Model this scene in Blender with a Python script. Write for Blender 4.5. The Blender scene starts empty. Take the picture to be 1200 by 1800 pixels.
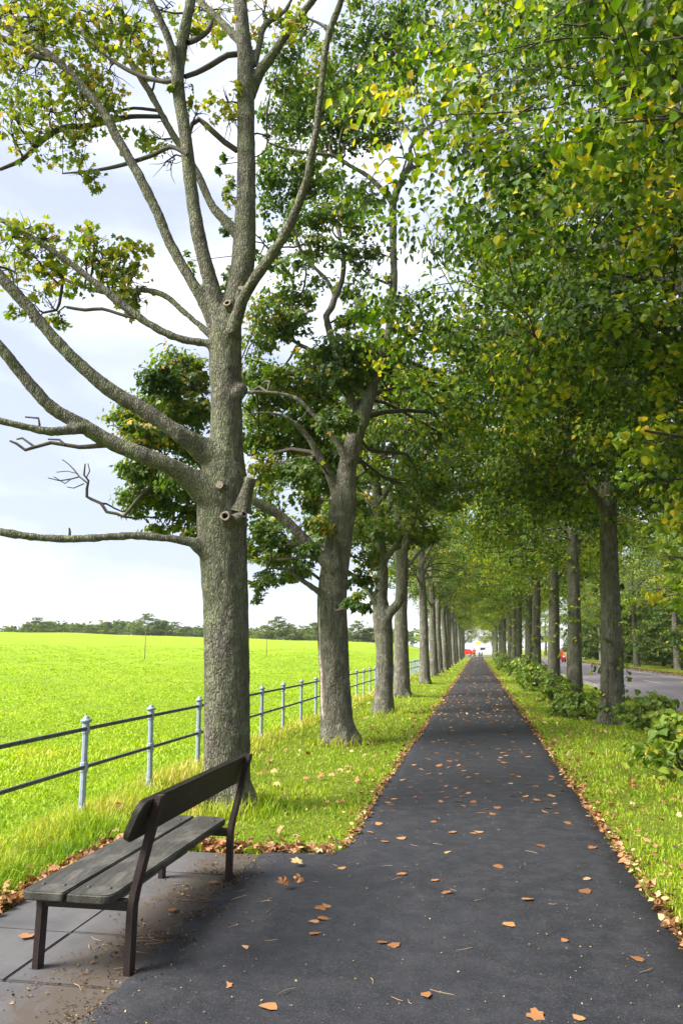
import bpy, bmesh, math, random
import numpy as np
from mathutils import Vector, Matrix, noise as mnoise

SC = bpy.context.scene
COL = SC.collection
R = math.radians

# ------------------------------------------------------------------ camera
cam_d = bpy.data.cameras.new('camera')
cam = bpy.data.objects.new('camera', cam_d)
COL.objects.link(cam)
cam.location = (0.0, 0.0, 1.65)
cam.rotation_euler = (R(90 + 10.08), 0.0, R(9.85))
cam_d.sensor_fit = 'VERTICAL'
cam_d.sensor_height = 36.0
cam_d.lens = 36.0 * 1350.0 / 1800.0
cam_d.clip_start = 0.05
cam_d.clip_end = 3000.0
SC.camera = cam

# ------------------------------------------------------------------ sky, sun, exposure
SUN_EL, SUN_AZ = 44.0, 244.0          # azimuth clockwise from +Y
EXPOSURE = 2.15
world = bpy.data.worlds.new('World')
SC.world = world
world.use_nodes = True
nt = world.node_tree
nt.nodes.clear()
w_out = nt.nodes.new('ShaderNodeOutputWorld')
w_bg = nt.nodes.new('ShaderNodeBackground')
w_sky = nt.nodes.new('ShaderNodeTexSky')
w_sky.sky_type = 'NISHITA'
w_sky.sun_disc = False
w_sky.sun_elevation = R(SUN_EL)
w_sky.sun_rotation = R(SUN_AZ)
w_sky.air_density = 1.0
w_sky.dust_density = 2.0
w_tc = nt.nodes.new('ShaderNodeTexCoord')
w_sep = nt.nodes.new('ShaderNodeSeparateXYZ')
nt.links.new(w_tc.outputs['Generated'], w_sep.inputs[0])
w_map = nt.nodes.new('ShaderNodeMapping')
w_map.inputs['Scale'].default_value = (1.0, 1.0, 2.6)
w_map.inputs['Location'].default_value = (3.1, 0.0, 0.0)
nt.links.new(w_tc.outputs['Generated'], w_map.inputs[0])
w_n = nt.nodes.new('ShaderNodeTexNoise')
w_n.inputs['Scale'].default_value = 2.9
w_n.inputs['Detail'].default_value = 7.0
w_n.inputs['Roughness'].default_value = 0.52
w_n.inputs['Distortion'].default_value = 0.25
nt.links.new(w_map.outputs[0], w_n.inputs['Vector'])
w_cr = nt.nodes.new('ShaderNodeValToRGB')      # cloud deck: grey-lavender sheets to white
w_cr.color_ramp.elements[0].position = 0.42
w_cr.color_ramp.elements[0].color = (1.70, 1.84, 2.30, 1)
w_cr.color_ramp.elements[1].position = 0.72
w_cr.color_ramp.elements[1].color = (3.4, 3.4, 3.5, 1)
e = w_cr.color_ramp.elements.new(0.57)
e.color = (2.30, 2.42, 2.82, 1)
nt.links.new(w_n.outputs['Fac'], w_cr.inputs[0])
# haze brightens evenly towards the horizon all the way round
w_hr = nt.nodes.new('ShaderNodeMapRange')
w_hr.inputs['From Min'].default_value = 0.0
w_hr.inputs['From Max'].default_value = 0.10
w_hr.inputs['To Min'].default_value = 0.92
w_hr.inputs['To Max'].default_value = 0.0
nt.links.new(w_sep.outputs['Z'], w_hr.inputs['Value'])
w_hm = nt.nodes.new('ShaderNodeMix')
w_hm.data_type = 'RGBA'
w_hm.inputs['B'].default_value = (2.9, 2.92, 3.05, 1)
nt.links.new(w_hr.outputs[0], w_hm.inputs['Factor'])
nt.links.new(w_cr.outputs[0], w_hm.inputs['A'])
w_mx = nt.nodes.new('ShaderNodeMix')
w_mx.data_type = 'RGBA'
w_mx.inputs['Factor'].default_value = 0.88
nt.links.new(w_sky.outputs[0], w_mx.inputs['A'])
nt.links.new(w_hm.outputs['Result'], w_mx.inputs['B'])
nt.links.new(w_mx.outputs['Result'], w_bg.inputs['Color'])
w_bg.inputs['Strength'].default_value = 0.1
nt.links.new(w_bg.outputs[0], w_out.inputs[0])

sun_d = bpy.data.lights.new('sun', 'SUN')
sun_d.energy = 3.1
sun_d.angle = R(32.0)
sun_d.color = (1.0, 0.95, 0.86)
sun = bpy.data.objects.new('sun', sun_d)
COL.objects.link(sun)
_sd = Vector((math.sin(R(SUN_AZ)) * math.cos(R(SUN_EL)), math.cos(R(SUN_AZ)) * math.cos(R(SUN_EL)), math.sin(R(SUN_EL))))
sun.rotation_euler = _sd.to_track_quat('Z', 'Y').to_euler()
sun.location = _sd * 60

SC.view_settings.view_transform = 'Standard'
SC.view_settings.look = 'None'
SC.view_settings.exposure = EXPOSURE
SC.view_settings.gamma = 1.0
SC.view_settings.use_curve_mapping = False
SC.render.engine = 'CYCLES'
SC.cycles.max_bounces = 10
SC.cycles.diffuse_bounces = 8
SC.cycles.transmission_bounces = 6
SC.cycles.use_denoising = True
SC.cycles.use_fast_gi = False

L1_LIMBS = [
 [(-2.65,8.25,-0.108,0.3015),(-2.661,8.25,0.07,0.2664),(-2.675,8.25,0.331,0.2589),(-2.684,8.25,0.683,0.2578),(-2.7,8.25,1.283,0.2549),(-2.724,8.25,1.898,0.252),(-2.767,8.25,2.53,0.2683),(-2.809,8.25,3.049,0.2907),(-2.808,8.25,3.512,0.2869),(-2.78,8.25,3.981,0.2368),(-2.795,8.25,4.531,0.2261),(-2.821,8.25,4.952,0.2348),(-2.825,8.25,5.344,0.2298),(-2.796,8.25,5.593,0.2036)],
 [(-2.794,8.25,5.521,0.2034),(-2.715,8.289,5.823,0.1846),(-2.658,8.328,6.206,0.1796),(-2.654,8.367,6.753,0.1681),(-2.669,8.406,7.554,0.1428),(-2.707,8.444,8.387,0.1383),(-2.754,8.483,9.253,0.1262),(-2.849,8.522,10.161,0.1137),(-2.974,8.561,11.475,0.0936),(-3.127,8.6,13.062,0.0563)],
 [(-2.852,8.22,5.404,0.135),(-2.911,8.188,5.646,0.1218),(-2.993,8.156,5.928,0.1154),(-3.151,8.124,6.514,0.1098),(-3.264,8.092,7.184,0.1041),(-3.36,8.06,7.946,0.0984),(-3.461,8.028,8.568,0.0994),(-3.428,7.996,9.02,0.0927),(-3.314,7.964,9.71,0.079),(-3.206,7.932,10.667,0.0581),(-3.089,7.9,11.647,0.0368)],
 [(-3.428,7.97,8.517,0.0845),(-3.53,7.852,9.072,0.0634),(-3.74,7.735,9.564,0.0564),(-3.94,7.618,10.137,0.0424),(-4.188,7.5,10.89,0.0213)],
 [(-2.891,8.2,5.292,0.121),(-3.054,8.173,5.651,0.0948),(-3.211,8.145,5.941,0.0885),(-3.509,8.118,6.471,0.0828),(-3.7,8.091,6.926,0.0766),(-3.932,8.064,7.394,0.0773),(-4.251,8.036,7.962,0.0712),(-4.449,8.009,8.326,0.0718),(-5.026,7.982,9.037,0.0659),(-5.433,7.955,9.367,0.0665),(-5.936,7.927,9.76,0.0524),(-6.723,7.9,10.34,0.0306)],
 [(-2.729,8.5,6.684,0.1136),(-2.938,8.575,6.942,0.083),(-3.201,8.65,7.292,0.0735),(-3.414,8.725,7.753,0.0674),(-3.657,8.8,8.199,0.0648),(-3.905,8.875,8.608,0.0621),(-4.257,8.95,9.283,0.0636),(-4.544,9.025,9.774,0.0608),(-4.8,9.1,10.171,0.0577),(-5.205,9.175,10.391,0.0586),(-5.537,9.25,10.719,0.0511),(-6.087,9.325,11.348,0.0436),(-6.72,9.4,12.139,0.0269)],
 [(-2.713,8.15,5.258,0.1199),(-2.612,8.073,5.534,0.0928),(-2.504,7.995,5.701,0.0856),(-2.336,7.918,5.894,0.0784),(-2.085,7.841,6.181,0.0713),(-1.871,7.764,6.536,0.0645),(-1.725,7.686,6.895,0.0578),(-1.614,7.609,7.397,0.0545),(-1.535,7.532,7.902,0.0513),(-1.457,7.455,8.407,0.0513),(-1.281,7.377,8.823,0.0447),(-1.06,7.3,9.375,0.0319)],
 [(-2.716,8.55,8.716,0.1184),(-2.567,8.52,9.005,0.0888),(-2.373,8.49,9.244,0.0738),(-2.142,8.46,9.561,0.0663),(-1.837,8.43,9.908,0.0589),(-1.458,8.4,10.41,0.0368)],
 [(-2.633,8.5,9.123,0.0592),(-2.577,8.575,9.518,0.0525),(-2.542,8.65,9.837,0.0532),(-2.291,8.725,10.084,0.0382),(-2.156,8.8,10.488,0.0232)],
 [(-2.795,8.55,9.486,0.0901),(-3.003,8.612,9.788,0.0686),(-3.274,8.675,10.151,0.062),(-3.511,8.738,10.472,0.0629),(-3.852,8.8,11.143,0.0321)],
 [(-2.865,8.2,5.112,0.0938),(-3.029,8.144,5.186,0.0669),(-3.269,8.089,5.216,0.0601),(-3.569,8.033,5.342,0.0603),(-3.912,7.978,5.579,0.0606),(-4.262,7.922,5.87,0.0609),(-4.693,7.867,6.223,0.0546),(-5.13,7.811,6.531,0.0482),(-5.57,7.756,6.806,0.0416),(-6.182,7.7,7.18,0.0281)],
 [(-2.924,8.3,5.264,0.0816),(-3.145,8.362,5.466,0.0552),(-3.457,8.425,5.761,0.0491),(-3.715,8.488,6.0,0.0499),(-4.053,8.55,6.135,0.0506),(-4.471,8.612,6.153,0.044),(-4.908,8.675,6.307,0.0372),(-5.279,8.738,6.491,0.0303),(-5.663,8.8,6.721,0.0231)],
 [(-2.778,8.2,3.753,0.2214),(-3.026,8.1,3.886,0.1881),(-3.099,8.0,3.943,0.1479),(-3.198,7.9,4.006,0.1212),(-3.558,7.8,4.26,0.1086),(-3.931,7.7,4.481,0.1022),(-4.237,7.6,4.732,0.0958),(-4.548,7.5,5.051,0.0896),(-4.866,7.4,5.44,0.0834),(-5.182,7.3,5.796,0.0836),(-5.745,7.2,6.46,0.0651)],
 [(-2.781,8.15,3.26,0.2437),(-3.014,8.035,3.454,0.2107),(-3.121,7.92,3.53,0.1518),(-3.264,7.805,3.626,0.1192),(-3.551,7.69,3.739,0.1123),(-3.903,7.575,3.885,0.1057),(-4.187,7.46,4.059,0.0991),(-4.469,7.345,4.232,0.0864),(-4.76,7.23,4.564,0.0802),(-4.98,7.115,4.859,0.0738),(-5.499,7.0,5.439,0.0559)],
 [(-4.112,7.45,4.008,0.0864),(-4.259,7.36,3.964,0.0673),(-4.403,7.27,3.926,0.0607),(-4.614,7.18,3.955,0.0543),(-4.892,7.09,4.018,0.0541),(-5.436,7.0,4.113,0.0422)],
 [(-2.763,8.15,2.615,0.1898),(-2.962,8.065,2.749,0.1198),(-3.051,7.98,2.803,0.0752),(-3.269,7.895,2.835,0.0592),(-3.563,7.81,2.861,0.0559),(-3.853,7.725,2.85,0.0557),(-4.139,7.64,2.82,0.0554),(-4.423,7.555,2.815,0.0552),(-4.706,7.47,2.835,0.055),(-4.989,7.385,2.879,0.0548),(-5.61,7.3,2.944,0.0428)],
 [(-2.73,8.2,4.511,0.1585),(-2.602,8.2,4.614,0.1122),(-2.563,8.2,4.666,0.0792)],
]
L1_THIN = [
 [(-3.913,7.6,3.847,0.0312),(-4.241,7.586,3.833,0.0251),(-4.404,7.571,3.862,0.0226),(-4.568,7.557,3.892,0.022),(-4.748,7.543,3.845,0.0189),(-4.853,7.529,3.813,0.0189),(-4.953,7.514,3.885,0.0164),(-5.029,7.5,3.918,0.0126)],
 [(-4.721,7.5,3.832,0.0157),(-4.88,7.5,3.943,0.0126),(-4.948,7.5,3.933,0.0095)],
 [(-4.362,7.5,3.841,0.0155),(-4.434,7.5,3.903,0.0125),(-4.57,7.5,3.916,0.0094)],
 [(-4.497,7.2,3.98,0.0151),(-4.516,7.2,4.062,0.0121),(-4.67,7.2,4.083,0.0091)],
 [(-4.359,7.7,2.834,0.0187),(-4.357,7.7,2.909,0.0156),(-4.367,7.7,2.954,0.0094)],
 [(-3.287,8.0,7.569,0.0277),(-3.538,8.06,7.749,0.0281),(-3.785,8.12,7.711,0.0284),(-4.227,8.18,7.663,0.0251),(-4.645,8.24,7.672,0.0182),(-5.116,8.3,7.725,0.0089)],
 [(-3.415,8.0,8.643,0.0283),(-3.607,8.08,8.686,0.0287),(-3.852,8.16,8.81,0.0291),(-4.17,8.24,9.02,0.0296),(-4.502,8.32,9.303,0.0264),(-4.804,8.4,9.615,0.0115)],
 [(-2.853,8.5,9.324,0.0373),(-2.958,8.4,9.237,0.0369),(-3.148,8.3,9.031,0.0366),(-3.297,8.2,8.862,0.0326),(-3.406,8.1,8.739,0.0287)],
 [(-3.302,7.9,9.039,0.0352),(-3.246,8.033,9.187,0.0358),(-3.151,8.167,9.414,0.0327),(-3.153,8.3,9.677,0.0296)],
 [(-4.025,8.9,8.86,0.0274),(-4.468,8.814,8.853,0.0313),(-4.714,8.729,8.76,0.0389),(-5.038,8.643,8.652,0.0387),(-5.321,8.557,8.599,0.0386),(-5.588,8.471,8.357,0.0383),(-5.762,8.386,8.065,0.0303),(-6.023,8.3,7.887,0.0226)],
 [(-4.08,8.92,8.97,0.0236),(-4.449,8.847,9.007,0.0197),(-4.704,8.773,8.932,0.0157),(-4.921,8.7,8.975,0.0078)],
 [(-5.972,8.0,9.616,0.0376),(-5.711,8.0,9.448,0.0374),(-5.452,8.0,9.257,0.0371),(-5.222,8.0,9.181,0.0369)],
 [(-2.826,8.5,7.915,0.0364),(-2.983,8.46,8.027,0.0364),(-3.125,8.42,8.162,0.0364),(-3.307,8.38,8.335,0.0329),(-3.381,8.34,8.25,0.0291),(-3.396,8.3,8.045,0.0217)],
 [(-3.775,8.0,5.485,0.0235),(-3.992,8.0,5.538,0.0203),(-4.288,8.0,5.648,0.0204),(-4.508,8.0,5.651,0.0205),(-4.748,8.0,5.706,0.0172)],
 [(-5.13,8.5,6.28,0.022),(-5.123,8.467,6.106,0.0219),(-5.144,8.433,5.899,0.0181),(-5.318,8.4,5.859,0.0145)],
]
L1_CLUMPS = [
 (-5.9,8.2,10.22,0.31,0.17,60.0),
 (-5.5,8.3,10.21,0.31,0.194,60.0),
 (-5.16,8.5,10.38,0.315,0.173,60.0),
 (-4.78,8.6,10.37,0.237,0.174,40.0),
 (-5.84,8.1,9.73,0.266,0.19,50.0),
 (-5.59,8.2,9.47,0.342,0.228,70.0),
 (-5.33,8.4,10.0,0.272,0.195,50.0),
 (-4.88,8.5,9.98,0.218,0.172,32.0),
 (-5.68,8.0,9.02,0.296,0.222,65.0),
 (-5.45,8.1,8.94,0.261,0.186,50.0),
 (-5.39,8.3,9.88,0.231,0.193,40.0),
 (-5.09,8.3,9.14,0.227,0.189,40.0),
 (-4.85,8.4,9.02,0.213,0.167,36.0),
 (-4.68,8.4,8.91,0.212,0.181,40.0),
 (-4.67,8.5,9.29,0.192,0.138,22.0),
 (-5.65,7.9,8.44,0.254,0.203,60.0),
 (-5.62,7.9,8.07,0.216,0.18,40.0),
 (-5.22,8.1,8.54,0.295,0.206,70.0),
 (-4.95,8.2,8.5,0.296,0.192,60.0),
 (-5.32,8.1,8.26,0.294,0.162,50.0),
 (-5.09,8.2,8.18,0.258,0.147,40.0),
 (-4.9,8.3,8.75,0.21,0.15,34.0),
 (-4.51,8.5,8.62,0.151,0.106,18.0),
 (-5.42,8.0,9.87,0.225,0.15,30.0),
 (-4.28,8.6,9.62,0.217,0.139,34.0),
 (-4.07,8.6,9.5,0.185,0.123,26.0),
 (-4.27,8.6,10.2,0.235,0.156,36.0),
 (-4.57,8.6,10.38,0.236,0.158,34.0),
 (-4.11,8.6,10.31,0.188,0.125,20.0),
 (-4.81,8.3,7.93,0.103,0.192,16.0),
 (-4.83,8.3,7.64,0.117,0.059,14.0),
 (-4.67,8.3,7.59,0.073,0.051,10.0),
 (-4.11,8.8,8.49,0.17,0.139,22.0),
 (-3.93,8.8,8.09,0.153,0.199,16.0),
 (-3.39,8.0,8.5,0.071,0.056,7.0),
 (-3.26,8.2,8.31,0.086,0.057,10.0),
 (-5.46,7.8,6.56,0.173,0.173,42.0),
 (-5.26,7.8,6.35,0.24,0.172,60.0),
 (-5.2,7.9,6.74,0.154,0.098,22.0),
 (-5.06,8.0,6.63,0.155,0.098,24.0),
 (-5.31,7.8,6.1,0.205,0.137,40.0),
 (-5.28,8.2,6.38,0.215,0.129,34.0),
 (-5.08,8.4,6.34,0.182,0.087,26.0),
 (-4.78,8.4,6.59,0.204,0.175,56.0),
 (-4.55,8.4,6.61,0.203,0.159,60.0),
 (-4.35,8.5,6.45,0.189,0.16,56.0),
 (-4.23,8.5,6.28,0.174,0.13,44.0),
 (-4.4,8.5,6.61,0.161,0.131,40.0),
 (-4.55,8.6,6.28,0.191,0.103,26.0),
 (-4.14,8.6,5.97,0.116,0.116,16.0),
 (-4.67,8.4,6.72,0.116,0.073,16.0),
 (-5.14,8.3,5.88,0.129,0.114,16.0),
 (-5.37,8.1,5.91,0.113,0.07,10.0),
 (-5.01,8.3,5.64,0.085,0.071,10.0),
 (-5.47,8.1,5.7,0.07,0.07,8.0),
 (-5.24,8.3,5.64,0.071,0.057,8.0),
 (-3.49,8.7,10.25,0.234,0.172,34.0),
 (-3.2,8.8,10.34,0.22,0.141,30.0),
 (-2.6,8.7,10.16,0.23,0.169,34.0),
 (-2.39,8.8,9.99,0.169,0.123,16.0),
 (-2.93,8.4,8.3,0.116,0.16,18.0),
 (-2.98,8.4,8.55,0.102,0.117,14.0),
 (-3.39,8.2,9.36,0.102,0.088,9.0),
 (-5.85,8.0,10.12,0.303,0.152,40.0),
 (-5.83,7.9,9.21,0.185,0.185,30.0),
 (-1.82,7.6,8.78,0.132,0.106,14.0),
 (-2.36,8.5,8.06,0.043,0.043,4.0),
]
L2_LIMBS = [
 [(-2.486,14.2,-0.152,0.4523),(-2.515,14.19,0.047,0.3503),(-2.545,14.18,0.327,0.3101),(-2.587,14.17,1.034,0.2815),(-2.618,14.16,1.857,0.2843),(-2.639,14.15,2.485,0.2757),(-2.584,14.14,3.121,0.2668),(-2.496,14.13,3.765,0.2577),(-2.407,14.12,4.416,0.2485),(-2.35,14.11,4.965,0.239),(-2.226,14.1,5.517,0.2182),(-2.046,14.09,5.992,0.186),(-1.909,14.08,6.403,0.1536),(-1.749,14.07,6.965,0.1212),(-1.576,14.06,7.531,0.1106),(-1.459,14.05,7.988,0.1054),(-1.391,14.04,8.932,0.1009),(-1.401,14.03,9.902,0.1019),(-1.37,14.02,10.512,0.1025),(-1.192,14.01,10.925,0.0913),(-1.085,14.0,11.132,0.0857)],
 [(-1.132,14.0,11.037,0.0799),(-1.011,13.96,11.273,0.0684),(-1.026,13.92,11.525,0.0628),(-0.906,13.88,11.697,0.0626),(-0.616,13.84,11.91,0.0624),(-0.405,13.8,12.195,0.0567),(-0.365,13.76,12.388,0.0566),(-0.189,13.72,12.676,0.0566),(-0.145,13.68,13.02,0.051),(-0.005,13.64,13.197,0.0452),(0.276,13.6,13.661,0.0282)],
 [(-0.856,14.0,11.828,0.0517),(-0.774,14.033,12.073,0.0461),(-0.79,14.067,12.566,0.0465),(-0.878,14.1,12.997,0.0445),(-0.847,14.133,13.578,0.0413),(-0.946,14.167,14.214,0.0298),(-1.119,14.2,14.82,0.0241)],
 [(-1.369,14.0,10.351,0.0795),(-1.492,13.886,10.504,0.0735),(-1.816,13.771,10.877,0.0679),(-2.21,13.657,11.109,0.0622),(-2.534,13.543,11.294,0.0565),(-2.902,13.429,11.297,0.0507),(-3.454,13.314,11.396,0.045),(-3.773,13.2,11.492,0.0337)],
 [(-1.085,14.0,11.12,0.0571),(-0.816,14.1,11.257,0.0517),(-0.702,14.2,11.566,0.0347)],
 [(-1.409,14.2,10.755,0.0462),(-1.28,14.35,11.118,0.0468),(-1.144,14.5,11.696,0.0356)],
 [(-2.16,14.4,5.709,0.156),(-2.251,14.415,6.299,0.1124),(-2.447,14.431,7.024,0.1023),(-2.624,14.446,7.522,0.0975),(-2.745,14.462,7.963,0.0982),(-2.831,14.477,8.345,0.093),(-2.716,14.492,8.529,0.0873),(-2.637,14.508,8.803,0.0876),(-2.521,14.523,9.089,0.0761),(-2.476,14.538,9.573,0.0707),(-2.55,14.554,10.062,0.0653),(-2.626,14.569,10.388,0.0596),(-2.836,14.585,10.758,0.0481),(-3.21,14.6,11.072,0.0363)],
 [(-2.635,14.5,8.775,0.0642),(-2.834,14.417,9.126,0.0584),(-3.081,14.333,9.382,0.0584),(-3.292,14.25,9.647,0.0584),(-3.407,14.167,9.928,0.0526),(-3.486,14.083,10.142,0.0466),(-3.613,14.0,10.487,0.035)],
 [(-2.674,14.4,7.447,0.0686),(-2.945,14.3,7.486,0.0627),(-3.274,14.2,7.613,0.0626),(-3.438,14.1,7.704,0.0624),(-3.442,14.0,8.119,0.0566),(-3.391,13.9,8.83,0.051),(-3.545,13.8,9.122,0.051),(-3.697,13.7,9.303,0.0452),(-3.906,13.6,9.537,0.0338)],
 [(-3.413,14.0,7.638,0.0507),(-3.769,13.85,7.72,0.0448),(-4.075,13.7,7.762,0.0446),(-4.261,13.55,7.782,0.0332),(-4.554,13.4,7.647,0.0219)],
 [(-2.465,14.2,4.322,0.1737),(-2.594,14.0,4.729,0.1186),(-2.831,13.8,5.244,0.0966),(-3.065,13.6,5.643,0.0747),(-3.347,13.4,5.874,0.053),(-3.677,13.2,5.94,0.042),(-4.049,13.0,5.844,0.0312)],
 [(-2.559,14.0,3.107,0.1902),(-2.83,13.844,3.359,0.1157),(-3.176,13.689,3.739,0.0998),(-3.519,13.533,4.074,0.0891),(-3.803,13.378,4.236,0.0834),(-4.083,13.222,4.385,0.0726),(-4.416,13.067,4.597,0.0619),(-4.852,12.911,4.791,0.0514),(-5.223,12.756,4.77,0.0409),(-5.578,12.6,4.541,0.0304)],
 [(-2.299,14.0,5.104,0.1295),(-2.518,13.875,5.526,0.0863),(-2.824,13.75,5.897,0.0647),(-3.242,13.625,6.329,0.054),(-3.767,13.5,6.431,0.054),(-4.176,13.375,6.412,0.043),(-4.806,13.25,6.407,0.0429),(-5.322,13.125,6.395,0.0428),(-5.716,13.0,6.265,0.032)],
 [(-2.59,14.0,2.476,0.0944),(-2.823,13.825,2.676,0.0625),(-3.105,13.65,2.873,0.0518),(-3.383,13.475,3.068,0.0412),(-3.654,13.3,3.055,0.0306)],
 [(-1.946,14.1,6.274,0.0988),(-1.986,14.0,6.495,0.0766),(-2.191,13.9,6.587,0.0654),(-2.395,13.8,6.907,0.0545),(-2.82,13.7,7.012,0.0436),(-3.131,13.6,6.88,0.0325)],
]
L2_THIN = [
 [(-5.578,12.6,4.541,0.0304),(-5.878,12.582,4.238,0.0303),(-6.091,12.564,3.954,0.0303),(-6.225,12.545,4.006,0.0303),(-6.402,12.527,4.039,0.0303),(-6.51,12.509,4.193,0.0304),(-6.702,12.491,4.279,0.0305),(-6.771,12.473,4.319,0.0284),(-6.77,12.455,4.45,0.0254),(-6.737,12.436,4.601,0.0203),(-6.821,12.418,4.704,0.0183),(-6.802,12.4,4.908,0.0122)],
 [(-6.725,12.4,4.541,0.0182),(-6.897,12.4,4.672,0.0152),(-7.059,12.4,4.636,0.0142),(-7.278,12.4,4.613,0.0122),(-7.504,12.4,4.674,0.0102)],
 [(-6.897,12.4,4.672,0.0132),(-7.035,12.433,4.82,0.0123),(-7.172,12.467,4.939,0.0103),(-7.308,12.5,5.027,0.0093)],
 [(-7.059,12.4,4.636,0.0122),(-7.135,12.35,4.545,0.0101),(-7.334,12.3,4.666,0.0091)],
 [(-6.764,12.4,4.646,0.0132),(-6.733,12.45,4.781,0.0112),(-6.802,12.5,4.932,0.0092)],
 [(-6.956,12.4,4.736,0.0102),(-7.175,12.45,4.798,0.0092),(-7.404,12.5,4.798,0.0083)],
 [(-6.801,12.4,4.543,0.0122),(-6.965,12.35,4.456,0.0101),(-7.069,12.3,4.47,0.0081)],
 [(-3.849,12.8,4.314,0.0301),(-4.033,12.733,4.155,0.0249),(-4.216,12.667,4.047,0.0199),(-4.603,12.6,3.896,0.0198)],
]
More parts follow.
